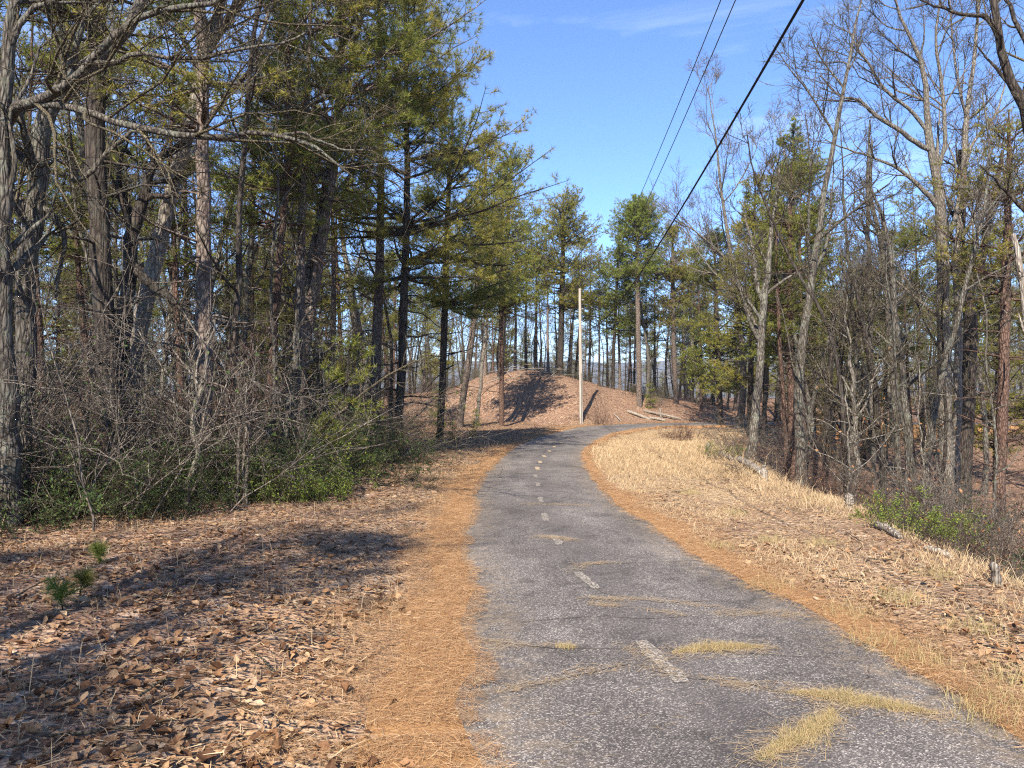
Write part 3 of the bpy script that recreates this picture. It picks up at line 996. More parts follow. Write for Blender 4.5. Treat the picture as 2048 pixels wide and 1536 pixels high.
def pine_meshes(name, g, tp, tr, cb=.4, Rm=2.6, nbr=70, needle='needle', bark='bark_pine', kind='layered', dens=1.0, dead=14, low_el=0, up_el=50, nl=.125, nw=.015, sides=10, side_bias=None, tops=.985, nn=11, mid=True):
    T = Bag()
    T.tubes(tp[None], tr[None], sides, 0)
    # dead snags below the crown
    if dead:
        p, d, t, par, r = spawn(tp[None], tr[None], dead, min(.12, cb * .4), cb + .05, 85, 12, g, rk=.22)
        L = g.uniform(.4, Rm * .75, dead)
        sp, sr = grow(p, d, L, np.minimum(r, .03), 5, .16, -.02, .005, g)
        T.tubes(sp, sr, 4, 0)
        p2, d2, t2, par2, r2 = spawn(sp, sr, 4, .2, .95, 50, 15, g, rk=.6)
        sp2, sr2 = grow(p2, d2, L[par2] * .4 * g.uniform(.5, 1.2, len(p2)), np.minimum(r2, .009), 3, .2, 0, .004, g)
        T.tubes(sp2, sr2, 3, 0)
    Cw = Bag()
    # live branches in loose whorls
    nwh = max(5, nbr // 5)
    tw = np.sort(g.uniform(cb, tops, nwh))
    tb = np.repeat(tw, 5) + g.normal(0, .006, nwh * 5); tb = np.clip(tb, cb, tops)
    x = (tb - cb) / (1 - cb)
    if kind == 'layered':
        prof = (1 - x) ** .75 * (.55 + .45 * sstep(-.05, .25, x)) + .08
    elif kind == 'round':
        prof = np.sqrt(np.maximum(.03, 1 - (2 * np.clip(x, 0, 1) - .95) ** 2))
    else:
        prof = (1 - x) ** .55 * (.5 + .5 * sstep(-.02, .35, x)) + .10
    whl = np.repeat(g.uniform(.6, 1.15, nwh), 5)
    L = Rm * prof * whl * g.uniform(.6, 1.15, nwh * 5)
    keep = g.random(nwh * 5) < .88
    tb, x, L = tb[keep], x[keep], L[keep]
    K = len(tp)
    f = tb * (K - 1); i = np.minimum(f.astype(int), K - 2); w = (f - i)[:, None]
    p = tp[i] * (1 - w) + tp[i + 1] * w
    rr = tr[i] * (1 - w[:, 0]) + tr[i + 1] * w[:, 0]
    az = g.uniform(0, 2 * math.pi, len(tb))
    if side_bias is not None:
        a0, kf = side_bias
        L = L * (1 + kf * np.cos(az - a0))
    el = np.radians(low_el + (up_el - low_el) * x ** 1.3 + g.normal(0, 9, len(tb)))
    d = np.stack([np.cos(az) * np.cos(el), np.sin(az) * np.cos(el), np.sin(el)], 1)
    b1, r1 = grow(p, d, L, np.minimum(rr * .5, .014 + L * .013), 6, .10, .045, .006, g)
    Cw.tubes(b1, r1, 4, 0)
    n2 = np.clip((3 + L * 4.2 * dens).astype(int), 3, 14)
    p2, d2, t2, par2, rs = spawn(b1, r1, n2, .22, 1.0, 52, 12, g, planar=.72, rk=.6)
    L2 = (.16 + .42 * L[par2] * (1.1 - t2)) * g.uniform(.6, 1.3, len(p2))
    b2, r2 = grow(p2, d2, L2, np.minimum(rs, .010), 2, .15, .06, .004, g)
    Cw.tubes(b2, r2, 3, 0)
    n3 = np.clip((L2 * (6 if mid else 3.6) * dens).astype(int), 1, 6)
    p3, d3, t3, par3, _ = spawn(b2, r2, n3, .25, 1.0, 45, 14, g, planar=.5)
    p3 = p3 + d3 * g.uniform(.03, .16, (len(p3), 1))
    tips = b2[:, -1]; td = unit(b2[:, -1] - b2[:, -2])
    tp1 = b1[:, -1]; td1 = unit(b1[:, -1] - b1[:, -2])
    P = np.concatenate([p3, tips, tp1]); D = np.concatenate([d3, td, td1])
    if mid: P = np.concatenate([P, b2[:, 1]]); D = np.concatenate([D, unit(b2[:, 1] - b2[:, 0])])
    D = unit(D + np.array([0, 0, .35]))
    v, t, ti = tufts(P, D, nn, nl, nw, g)
    Cw.add(v, None, t, 1, ti, False)
    return T.mesh(name + '_trunk', [M[bark]]), Cw.mesh(name + '_crown', [M[bark], M[needle]])


def bare_meshes(name, g, tp, tr, limbs=(), t1=.35, n1=10, l1=3.5, a1=45, n2=7, n3=6, n4=4, bark='bark_grey', twig='twig', up=.05, wig=.10, sides=10, tw=.0055, leaf=None, nleaf=0, planar=0, fine=True, shape=1.0, t1max=.99):
    """trunk mesh (trunk and limbs) and crown mesh (branches and twigs)"""
    T = Bag(); T.tubes(tp[None], tr[None], sides, 0)
    Cw = Bag()
    segs = []
    if n1:
        p, d, t, par, r = spawn(tp[None], tr[None], n1, t1, t1max, a1, 10, g, rk=.55)
        x = (t - t1) / (1 - t1)
        L = l1 * (1.15 - shape * .75 * x) * g.uniform(.6, 1.2, n1)
        b1, r1 = grow(p, d, L, r, 9, wig, up, .009, g)
        T.tubes(b1, r1, 6, 0)
        segs.append((b1, r1, L))
    for lp, lr in limbs:
        T.tubes(lp[None], lr[None], 8, 0)
        LL = np.linalg.norm(np.diff(lp, axis=0), axis=1).sum()
        q = resample(np.c_[lp, lr], 10)
        segs.append((q[None, :, :3], q[None, :, 3], np.array([LL])))
    for b1, r1, L in segs:
        nn = np.clip((n2 * np.sqrt(L / 3.0)).astype(int), 2, 16)
        p2, d2, t2, par, rs = spawn(b1, r1, nn, .18, 1.0, 42, 13, g, planar, rk=.6)
        L2 = L[par] * (.62 - .36 * t2) * g.uniform(.5, 1.2, len(p2)) + .15
        b2, r2 = grow(p2, d2, L2, np.clip(rs, .007, .03), 6, wig * 1.3, up, .005, g)
        Cw.tubes(b2, r2, 4, 0)
        nn3 = np.clip((n3 * np.sqrt(L2 / 1.2)).astype(int), 2, 10)
        p3, d3, t3, par3, rs = spawn(b2, r2, nn3, .15, 1.0, 42, 14, g, planar, rk=.6)
        L3 = L2[par3] * (.55 - .25 * t3) * g.uniform(.5, 1.25, len(p3)) + .10
        b3, r3 = grow(p3, d3, L3, np.clip(rs, tw, .012), 4, wig * 1.5, up, tw * .8, g)
        Cw.tubes(b3, r3, 3, 0)
        if fine and n4:
            p4, d4, t4, par4, rs = spawn(b3, r3, n4, .2, 1.0, 42, 14, g, planar, rk=.8)
            L4 = L3[par4] * (.6 - .2 * t4) * g.uniform(.5, 1.3, len(p4)) + .06
            b4, r4 = grow(p4, d4, L4, np.full(len(p4), tw * .9), 2, wig * 1.6, up, tw * .5, g)
            Cw.tubes(b4, r4, 3, 0)
            if leaf and nleaf:
                k = g.integers(0, len(b4), nleaf)
                dl = unit(g.normal(0, 1, (nleaf, 3)) + np.array([0, 0, -.7]))
                v, t, ti = leaves(b4[k, -1], dl, g.uniform(.06, .11, nleaf), g.uniform(.03, .05, nleaf), g)
                Cw.add(v, None, t, 1, ti, False)
    if not Cw.v:
        Cw.add(np.zeros((3, 3)), None, [[0, 1, 2]], 0)
    return T.mesh(name + '_trunk', [M[bark]]), Cw.mesh(name + '_crown', [M[twig]] + ([M[leaf]] if leaf else []))


def tree(name, meshes, label, cat, loc=(0, 0, 0), group=None):
    o = thing(name, label, cat, loc, group)
    obj('trunk', meshes[0], o); obj('crown', meshes[1], o)
    return o


def hero(path, d, fz=None):
    """photo polyline [(u, v, width_px)] at distance d -> base on the ground, world points, radii"""
    pts = []
    for e in path:
        dd = e[3] if len(e) > 3 else d
        pts.append((*pix(e[0], e[1], dd), e[2] / F * dd / 2))
    pts = np.array(pts)
    return pts


def hero_base(path, d):
    pts = hero(path, d)
    p0, p1 = pts[0], pts[1]
    zg = gz(p0[0], p0[1])
    if p0[2] > zg - .15:                                # run the trunk down into the ground along its own line
        sl = (p1[:2] - p0[:2]) / max(p1[2] - p0[2], .1)
        dz = zg - .3 - p0[2]
        add = np.array([p0[0] + sl[0] * dz * .5, p0[1], zg - .3, p0[3] * 1.12])
        pts = np.vstack([add, pts])
    else:
        pts[0, 2] = zg - .3
    base = np.array([pts[0, 0], pts[0, 1], gz(pts[0, 0], pts[0, 1])])
    return pts, base


def hero_bare(name, label, path, d, limbs=(), cat='tree', seed=1, n=24, jit=.02, **kw):
    pts, base = hero_base(path, d)
    tp, tr = path_trunk(pts[:, :3], pts[:, 3], base, n, jit, seed)
    lb = []
    for L in limbs:
        h = hero(L, d)
        lb.append(path_trunk(h[:, :3], h[:, 3], base, 18, .012, seed + 7))
    g = np.random.default_rng(seed)
    return tree(name, bare_meshes(name, g, tp, tr, lb, **kw), label, cat, base)


def hero_pine(name, label, path, d, cat='pine tree', seed=1, n=20, jit=.012, **kw):
    pts, base = hero_base(path, d)
    tp, tr = path_trunk(pts[:, :3], pts[:, 3], base, n, jit, seed)
    g = np.random.default_rng(seed)
    return tree(name, pine_meshes(name, g, tp, tr, **kw), label, cat, base)


# ------------------------------------------------------------------ the trees one can tell apart
# left side
hero_bare('leaning_hardwood', 'grey leaning hardwood at the far left whose long bare limb reaches across the frame',
          [(38, 930, 40), (48, 760, 38), (58, 560, 36), (70, 400, 36), (88, 240, 34), (128, 182, 32), (205, 108, 26), (262, 52, 22), (290, -20, 20), (315, -160, 17)], 10.5,
          limbs=[[(62, 330, 20), (20, 290, 16), (8, 262, 22, 10), (32, 216, 22, 9.6), (88, 196, 20, 9.3), (142, 166, 18, 9.1), (182, 122, 16, 9), (222, 80, 15, 8.9), (262, 42, 13, 8.8), (330, 18, 12, 8.7), (430, 4, 10, 8.6), (520, -40, 8, 8.5)],
                 [(30, 216, 14, 9.7), (70, 208, 15, 9.4), (150, 220, 15, 9.2), (205, 236, 14, 9.1), (290, 258, 14, 9), (370, 272, 13, 8.9), (440, 276, 12, 8.9), (500, 264, 11, 8.8), (560, 272, 9, 8.7), (622, 288, 7, 8.6), (662, 318, 5, 8.6), (705, 352, 3, 8.5)],
                 [(560, 272, 6, 8.7), (600, 268, 6, 8.7), (640, 282, 5, 8.6), (690, 300, 4, 8.6), (742, 296, 3, 8.5)],
                 [(188, 124, 13, 9), (225, 130, 12, 9), (262, 112, 10, 8.9), (310, 112, 9, 8.8), (400, 118, 8, 8.7), (440, 108, 7, 8.7), (500, 94, 6, 8.6), (560, 86, 5, 8.5), (612, 66, 4, 8.4)],
                 [(146, 362, 11), (175, 352, 11), (200, 320, 9), (232, 290, 8), (262, 264, 7), (300, 258, 4)],
                 [(70, 400, 12), (110, 440, 12), (130, 480, 10), (118, 540, 8), (110, 600, 6)]],
          seed=11, n1=7, t1=.45, l1=1.8, n2=8, n3=6, n4=4, tw=.0032, bark='bark_grey', twig='twig', wig=.13, up=.03)
hero_bare('ivied_hardwood', 'thick grey trunk hugging the left edge of the photo',
          [(12, 1060, 58), (14, 900, 50), (10, 760, 40), (6, 560, 32), (4, 300, 27), (8, 140, 24), (22, 40, 22), (60, -40, 18)], 9.6,
          limbs=[[(6, 420, 14), (30, 330, 10), (20, 240, 8), (60, 160, 7), (80, 90, 5)], [(16, 100, 14), (52, 30, 12), (92, 8, 10), (140, -10, 8)]],
          seed=12, n1=8, t1=.35, l1=1.9, n2=7, n3=6, n4=4, tw=.0032, bark='bark_grey', wig=.14)
hero_pine('dark_pine', 'dark straight pine trunk right of the leaning grey hardwood',
          [(228, 960, 42), (215, 760, 40), (206, 600, 40), (198, 450, 38), (188, 300, 38), (192, 200, 34), (194, 60, 34), (196, -140, 30), (196, -420, 18), (196, -560, 6)], 13.0,
          seed=13, cb=.6, Rm=3.2, nbr=90, bark='bark_dark', needle='needle', kind='open', dead=26, sides=12)
hero_bare('crooked_hardwood', 'dark crooked hardwood forking just left of the plated pine',
          [(226, 960, 30), (238, 780, 28), (250, 650, 27), (258, 540, 26), (266, 450, 26), (285, 405, 22), (310, 330, 16), (340, 300, 11), (372, 285, 7)], 13.6,
          limbs=[[(268, 440, 20), (250, 400, 13), (238, 360, 10), (246, 300, 9), (262, 310, 6)], [(280, 410, 14), (302, 394, 12), (330, 392, 10), (366, 392, 7)],
                 [(312, 330, 12), (296, 290, 10), (290, 255, 7)], [(262, 520, 18), (290, 560, 18), (330, 590, 16), (390, 638, 12)]],
          seed=14, n1=4, t1=.5, l1=1.6, n2=7, n3=6, n4=4, tw=.004, bark='bark_dark', twig='twig', wig=.16)
hero_pine('plated_pine', 'tall pine with pale plated bark standing in front of the left woods',
          [(410, 1000, 38), (408, 860, 36), (406, 700, 33), (406, 600, 31), (408, 450, 28), (405, 300, 25), (404, 150, 23), (400, 20, 21), (398, -150, 16), (398, -330, 5)], 13.2,
          seed=15, cb=.55, Rm=3.0, nbr=85, bark='bark_pine', needle='needle_olive', kind='open', dead=22, sides=14)
hero_pine('ruddy_pine', 'slim ruddy pine right of the plated pine in the left woods',
          [(530, 960, 18), (540, 800, 17), (550, 640, 16), (562, 480, 14), (572, 330, 11), (576, 180, 8), (578, 60, 3)], 16.5,
          seed=16, cb=.5, Rm=1.9, nbr=50, bark='bark_red', needle='needle', kind='open', dead=18)
hero_pine('towering_pine', 'tallest pine of the left woods with long layered boughs cut by the top edge',
          [(572, 950, 26), (592, 800, 24), (620, 640, 22), (650, 440, 20), (672, 280, 18), (682, 120, 15), (684, -20, 12), (686, -180, 7), (686, -250, 3)], 19.0,
          seed=17, cb=.45, Rm=4.6, nbr=120, bark='bark_pine', needle='needle', kind='open', dead=20, dens=1.3, low_el=-4, nl=.165, nw=.0105, nn=15)
hero_pine('spreading_pine', 'broad pine on the wood edge spreading boughs towards the open sky',
          [(792, 930, 20), (800, 800, 18), (806, 640, 17), (812, 480, 15), (814, 330, 12), (812, 180, 9), (810, 60, 6), (808, -10, 3)], 22.0,
          seed=18, cb=.40, Rm=4.3, nbr=115, nl=.165, nw=.0105, nn=15, bark='bark_dark', needle='needle_olive', kind='layered', dead=16, dens=1.3, side_bias=(0.0, .2))
hero_pine('mid_pine', 'bushy pine stepping down the skyline right of the broad pine',
          [(880, 880, 15), (885, 760, 14), (890, 600, 13), (895, 450, 11), (900, 330, 8), (905, 230, 4), (906, 190, 2)], 29.0,
          seed=19, cb=.40, Rm=4.1, nbr=110, nl=.17, nw=.013, nn=14, bark='bark_dark', needle='needle', kind='layered', dead=14, dens=1.3, side_bias=(0.2, .25))
hero_pine('slope_pine', 'leaning pine trunk on the left shoulder of the mound',
          [(923, 816, 14), (935, 740, 13), (948, 640, 12), (955, 540, 11), (965, 420, 8), (975, 300, 4), (978, 270, 2)], 44.0,
          seed=20, cb=.40, Rm=3.9, nbr=130, bark='bark_pine', needle='needle_olive', kind='layered', dead=18, nl=.14, nw=.02)
hero_pine('roadside_pine', 'slender pine with bare lower trunk standing nearest the bend on the left verge',
          [(1003, 850, 11), (1003, 740, 9.5), (1002, 640, 9), (1003, 520, 7.5), (1006, 400, 5), (1008, 330, 2)], 46.0,
          seed=21, cb=.40, Rm=3.3, nbr=120, bark='bark_red', needle='needle', kind='layered', dead=16, nl=.14, nw=.02)
hero_bare('thin_slope_tree', 'thin bare trunk between the leaning pine and the roadside pine on the mound',
          [(955, 830, 8), (962, 760, 7), (972, 660, 6.5), (982, 560, 5), (988, 460, 3)], 45.0, seed=22, n1=8, l1=1.6, t1=.3, n2=5, n3=4, n4=3, tw=.007, bark='bark_pale')
hero_pine('mound_pine', 'pine with a narrow tapering crown behind the mound and left of the utility pole',
          [(1120, 770, 13), (1122, 680, 12), (1124, 600, 11), (1126, 520, 9), (1126, 440, 6), (1126, 398, 2)], 60.0,
          seed=23, cb=.36, Rm=5.6, nbr=185, bark='bark_dark', needle='needle_olive', kind='open', dead=18, nl=.15, nw=.025, nn=11, mid=False, dens=1.15)
hero_pine('skyline_pine', 'feathery topped pine left of the mound pine on the skyline',
          [(1000, 790, 13), (1004, 680, 12), (1010, 560, 10), (1016, 440, 7), (1020, 350, 4), (1022, 300, 2)], 58.0,
          seed=24, cb=.34, Rm=5.4, nbr=170, bark='bark_dark', needle='needle', kind='layered', dead=18, nl=.15, nw=.025, nn=11, mid=False, dens=1.1)
hero_pine('lollipop_pine', 'round topped pine on a tall bare trunk right of the utility pole',
          [(1279, 808, 11), (1277, 720, 10), (1276, 620, 9.5), (1275, 520, 8), (1274, 450, 5), (1272, 412, 2)], 57.0,
          seed=25, cb=.60, Rm=3.2, nbr=200, bark='bark_pine', needle='needle_fresh', kind='round', dead=8, nl=.17, nw=.027, nn=11, mid=False, dens=1.35, low_el=-5, up_el=70, tops=.97)
hero_pine('yellow_pine', 'yellowish crowned pine just right of the round topped pine',
          [(1352, 800, 10), (1348, 700, 9), (1346, 600, 8), (1345, 520, 6), (1345, 462, 2)], 60.0,
          seed=26, cb=.45, Rm=2.9, nbr=140, bark='bark_pine', needle='needle_yellow', kind='round', dead=12, nl=.16, nw=.027, nn=11, mid=False, dens=1.2, low_el=-5, up_el=65)
hero_pine('low_pine', 'low green pine filling the gap between utility pole and round topped pine',
          [(1225, 790, 8), (1228, 690, 7), (1232, 600, 6), (1236, 510, 4), (1238, 480, 2)], 61.0,
          seed=27, cb=.36, Rm=3.2, nbr=140, bark='bark_dark', needle='needle_fresh', kind='open', dead=12, nl=.16, nw=.02, nn=11, mid=False)
hero_pine('dense_pine', 'dense dark green pine with boughs to the ground beyond the right verge',
          [(1440, 820, 12), (1436, 720, 11), (1432, 620, 9), (1430, 540, 6), (1428, 462, 2)], 50.0,
          seed=28, cb=.16, Rm=3.9, nbr=190, bark='bark_dark', needle='needle', kind='open', dead=6, nl=.15, nw=.025, nn=11, mid=False, dens=1.15)
hero_pine('pointed_pine', 'pointed pine rising above the woods right of the power line',
          [(1582, 860, 15), (1582, 720, 14), (1584, 580, 12), (1586, 440, 9), (1588, 330, 6), (1586, 256, 2)], 37.0,
          seed=29, cb=.26, Rm=4.0, nbr=180, bark='bark_dark', needle='needle', kind='layered', dead=10, nl=.14, nw=.027, dens=1.1)
hero_pine('bushy_pine', 'bushy pine in front and left of the pointed pine',
          [(1500, 850, 12), (1502, 720, 11), (1506, 600, 10), (1508, 480, 7), (1510, 380, 3), (1510, 350, 2)], 41.0,
          seed=30, cb=.22, Rm=3.6, nbr=160, bark='bark_dark', needle='needle_olive', kind='layered', dead=8, nl=.14, nw=.022, dens=1.1)
# right side
hero_bare('grey_leaner', 'grey slightly leaning hardwood at the edge of the right verge beyond the fallen rails',
          [(1502, 915, 20), (1510, 850, 18), (1518, 760, 16), (1524, 660, 15), (1528, 600, 14), (1537, 540, 12), (1540, 480, 9), (1552, 400, 7), (1560, 330, 4)], 23.0,
          limbs=[[(1526, 610, 10), (1512, 560, 9), (1505, 500, 7), (1490, 430, 4)]], seed=31, n1=10, t1=.4, l1=2.4, n2=6, n3=5, n4=3, tw=.0055, bark='bark_grey')
hero_pine('rusty_pine', 'straight reddish pine trunk right of the grey leaning hardwood',
          [(1586, 930, 15), (1582, 820, 14), (1580, 700, 13), (1578, 580, 12), (1580, 470, 9), (1582, 380, 5), (1583, 330, 2)], 26.0,
          seed=32, cb=.55, Rm=2.0, nbr=55, bark='bark_red', needle='needle', kind='open', dead=22)
hero_pine('thin_rusty_pine', 'thinner reddish pine trunk hard against the straight reddish pine',
          [(1572, 900, 9), (1566, 800, 9), (1560, 700, 8), (1555, 600, 7), (1553, 520, 6), (1552, 440, 3)], 25.0,
          seed=33, cb=.6, Rm=1.4, nbr=35, bark='bark_red', needle='needle', kind='open', dead=16)
hero_bare('pale_hardwood', 'tallest pale barked hardwood of the right woods with a wide fan of bare limbs',
          [(1893, 960, 28), (1890, 820, 26), (1888, 700, 25), (1886, 600, 24), (1884, 480, 22), (1880, 390, 19), (1872, 330, 16), (1860, 296, 14), (1854, 200, 11), (1842, 130, 9), (1820, 80, 7), (1794, 20, 5), (1780, -60, 3)], 24.0,
          limbs=[[(1862, 300, 11), (1832, 286, 10), (1796, 258, 9), (1752, 232, 8), (1720, 200, 6), (1680, 192, 4), (1640, 150, 3)],
                 [(1856, 296, 9), (1852, 262, 8), (1820, 220, 7), (1770, 180, 6), (1740, 130, 5), (1712, 90, 4), (1690, 40, 2)],
                 [(1882, 420, 12), (1846, 380, 9), (1800, 340, 7), (1750, 316, 5), (1700, 300, 4), (1650, 280, 2)],
                 [(1876, 340, 9), (1890, 280, 8), (1884, 180, 7), (1872, 80, 5), (1880, 10, 4), (1886, -60, 2)],
                 [(1888, 640, 9), (1836, 600, 6), (1790, 560, 5), (1740, 530, 3)]],
          seed=34, n1=12, t1=.5, l1=3.4, n2=9, n3=7, n4=4, tw=.0055, bark='bark_pale', twig='twig_pale', up=.07)
hero_bare('pale_companion', 'pale slimmer hardwood rising beside the tallest pale hardwood on its right',
          [(1912, 940, 17), (1914, 800, 16), (1916, 660, 15), (1914, 520, 14), (1920, 420, 13), (1928, 330, 12), (1932, 250, 10), (1944, 150, 8), (1956, 50, 6), (1962, -60, 4)], 25.0,
          limbs=[[(1926, 340, 7), (1950, 280, 6), (1990, 230, 4), (2010, 170, 3)], [(1934, 250, 6), (1920, 180, 5), (1906, 90, 4), (1900, 0, 2)]],
          seed=35, n1=12, t1=.5, l1=2.8, n2=8, n3=6, n4=4, tw=.0055, bark='bark_pale', twig='twig_pale', up=.08)
hero_bare('dark_fork', 'dark thick hardwood forking behind the tallest pale hardwood',
          [(1928, 930, 30), (1936, 800, 27), (1940, 700, 26), (1938, 600, 24), (1930, 545, 22), (1922, 480, 16), (1926, 400, 12), (1920, 300, 7)], 25.5,
          limbs=[[(1936, 580, 20), (1960, 530, 16), (1972, 470, 14), (1990, 380, 10), (2005, 300, 6)]], seed=36, n1=8, t1=.55, l1=2.6, n2=7, n3=6, n4=3, tw=.0055, bark='bark_dark', twig='twig')
hero_pine('far_right_pine', 'ruddy dark pine trunk near the right edge of the photo',
          [(2000, 930, 22), (2006, 780, 20), (2010, 640, 19), (2014, 500, 16), (2016, 380, 12), (2018, 260, 6), (2018, 220, 2)], 21.0,
          seed=37, cb=.5, Rm=2.6, nbr=60, bark='bark_red', needle='needle_olive', kind='open', dead=24)
hero_bare('overhanging_hardwood', 'dark bending limb tree leaning into the top right corner',
          [(2120, 1100, 40), (2110, 700, 34), (2096, 420, 28), (2056, 240, 22), (2030, 190, 18), (2014, 130, 16), (1996, 60, 14), (1984, -30, 12), (1980, -140, 8)], 13.5,
          limbs=[[(2014, 130, 10), (1980, 40, 9), (1920, 28, 7), (1876, 14, 5), (1840, 0, 3)], [(2040, 210, 9), (2060, 120, 9), (2030, 40, 8), (1998, -30, 6)],
                 [(2100, 460, 12), (2050, 420, 9), (2000, 370, 6), (1960, 330, 3)]], seed=38, n1=7, t1=.4, l1=2.2, n2=7, n3=6, n4=4, tw=.0038, bark='bark_dark', twig='twig', wig=.13)
hero_bare('broken_snag', 'bleached broken snag at the right edge below the overhanging limb', [(2062, 900, 15), (2054, 640, 13), (2044, 560, 12), (2036, 510, 11), (2026, 468, 8)], 17.0,
          seed=39, n1=3, t1=.4, l1=.9, n2=3, n3=3, n4=0, bark='dead_wood', twig='dead_wood', cat='dead tree')
for i, (pth, d, lab, bk, kw) in enumerate([
    ([(1834, 1010, 15), (1820, 900, 14), (1806, 760, 13), (1794, 640, 12), (1786, 560, 11), (1775, 500, 9), (1768, 440, 7), (1740, 370, 4)], 20.0, 'grey forked hardwood left of the tallest pale hardwood in the ravine', 'bark_grey', {}),
    ([(1710, 1010, 11), (1714, 930, 10), (1710, 850, 9), (1706, 780, 8), (1700, 700, 6), (1690, 620, 4)], 17.0, 'slim pale pole tree by the rusty leaved sapling, right of a darker one', 'bark_pale', {}),
    ([(1690, 990, 11), (1686, 900, 10), (1684, 800, 9), (1682, 700, 8), (1690, 600, 6), (1696, 540, 4)], 18.0, 'slim darker tree left of the pale pole tree in the ravine', 'bark_dark', {}),
    ([(1766, 1010, 17), (1764, 900, 14), (1756, 820, 13), (1742, 730, 12), (1722, 640, 9), (1706, 560, 6)], 17.5, 'leaning dark trunk with a sharp kink above the dark ravine bottom', 'bark_dark', {}),
    ([(1650, 940, 12), (1652, 850, 12), (1660, 760, 12), (1664, 680, 14), (1668, 630, 12), (1676, 580, 6)], 24.0, 'dark stub topped trunk in the middle of the right woods', 'bark_dark', dict(n1=5, l1=1.0)),
    ([(1745, 870, 9), (1742, 700, 9), (1738, 560, 9), (1736, 430, 8), (1738, 300, 5), (1740, 240, 3)], 30.0, 'straight grey hardwood behind the kinked trunk', 'bark_grey', {}),
    ([(1795, 900, 12), (1780, 700, 11), (1772, 560, 10), (1752, 440, 9), (1742, 370, 7), (1744, 280, 4)], 24.0, 'wavy grey hardwood with a curving top left of the forked one', 'bark_grey', {}),
]):
    hero_bare('slim_hardwood', lab, pth, d, seed=50 + i, bark=bk, **{**dict(n1=10, t1=.4, l1=2.0, n2=6, n3=5, n4=3, tw=.0055), **kw})
# slim left-wood trees one can pick out
for i, (pth, d, lab, bk) in enumerate([
    ([(372, 1022, 11), (380, 960, 11), (393, 905, 10), (384, 850, 10), (394, 800, 9), (408, 760, 8), (415, 700, 6), (430, 640, 4)], 11.4, 'pale zigzag sapling in front of the plated pine', 'bark_pale'),
    ([(484, 700, 14), (490, 640, 13), (496, 560, 12), (502, 470, 11), (506, 380, 9), (510, 290, 7), (515, 200, 5), (520, 120, 3)], 19.0, 'straight greenish grey trunk between plated pine and ruddy pine', 'bark_grey'),
    ([(330, 720, 10), (340, 620, 10), (352, 520, 9), (362, 440, 8), (372, 340, 6), (362, 280, 4)], 18.0, 'slim pale tree left of and behind the plated pine', 'bark_pale'),
    ([(555, 940, 16), (572, 860, 15), (582, 780, 14), (592, 700, 11), (596, 620, 8), (600, 520, 5)], 15.5, 'lichen grey leaning trunk beside the ruddy pine', 'bark_grey'),
]):
    hero_bare('slim_hardwood', lab, pth, d, seed=70 + i, bark=bk, n1=9, t1=.4, l1=1.5, n2=6, n3=5, n4=3, tw=.004, twig='twig_pale' if bk == 'bark_pale' else 'twig')
for i, (u, v, top) in enumerate([(476, 1010, 700), (486, 1012, 760), (494, 1000, 690)]):
    hero_bare('sapling', ['leftmost of three thin straight saplings in front of the bright shrub', 'middle one of three thin straight saplings in front of the bright shrub', 'rightmost of three thin straight saplings in front of the bright shrub'][i],
              [(u, v, 6), (u + 1, v - 100, 5), (u + 5 + 4 * i, top + 90, 4), (u + 20 * (i - 1), top, 2)], 11.8, cat='sapling', seed=80 + i, n1=8, t1=.4, l1=.8, n2=4, n3=3, n4=2, tw=.003, bark='twig_pale', twig='twig_red', n=14, jit=.01, t1max=.95)
hero_bare('arching_sapling', 'thin dead sapling arching over from the bright shrub towards the right',
          [(596, 892, 7), (640, 860, 7), (690, 815, 6), (740, 775, 5), (790, 742, 4), (835, 722, 3), (872, 705, 2)], 15.0, cat='sapling', seed=84, n1=7, t1=.35, l1=.8, n2=4, n3=3, n4=2, tw=.004, bark='twig', twig='twig', n=18, jit=.01)
hero_bare('beech_sapling', 'small sapling holding rusty leaves by the edge of the right verge', [(1700, 1000, 5), (1698, 900, 4), (1694, 830, 3), (1690, 770, 2)], 15.5, cat='sapling', seed=85, n1=12, t1=.3, l1=1.4, a1=65, n2=5, n3=4, n4=3, tw=.003,
          bark='bark_pale', twig='twig', leaf='rust_leaf', nleaf=22, up=-.01)
hero_bare('beech_sapling', 'rusty leaved sapling in front of the tallest pale hardwood', [(1850, 1010, 5), (1846, 920, 4), (1840, 830, 3), (1838, 720, 2)], 17.0, cat='sapling', seed=86, n1=12, t1=.3, l1=1.4, a1=65, n2=5, n3=4, n4=3, tw=.003,
          bark='bark_pale', twig='twig', leaf='rust_leaf', nleaf=22, up=-.01)


# ------------------------------------------------------------------ the woods: copies of a dozen kinds
PROTO = {}
def make_bare(key, seed, H, r0, **kw):
    g = np.random.default_rng(seed)
    tp, tr = auto_trunk(g, H, r0, wig=kw.pop('twig_wig', .05))
    PROTO[key] = [tree('bare_tree', bare_meshes(key, g, tp, tr, **kw), key, 'tree'), False]


def make_pine(key, seed, H, r0, **kw):
    g = np.random.default_rng(seed)
    tp, tr = auto_trunk(g, H, r0, wig=.018, lean=.02, rt=.012)
    PROTO[key] = [tree('pine_tree', pine_meshes(key, g, tp, tr, **kw), key, 'pine tree'), False]


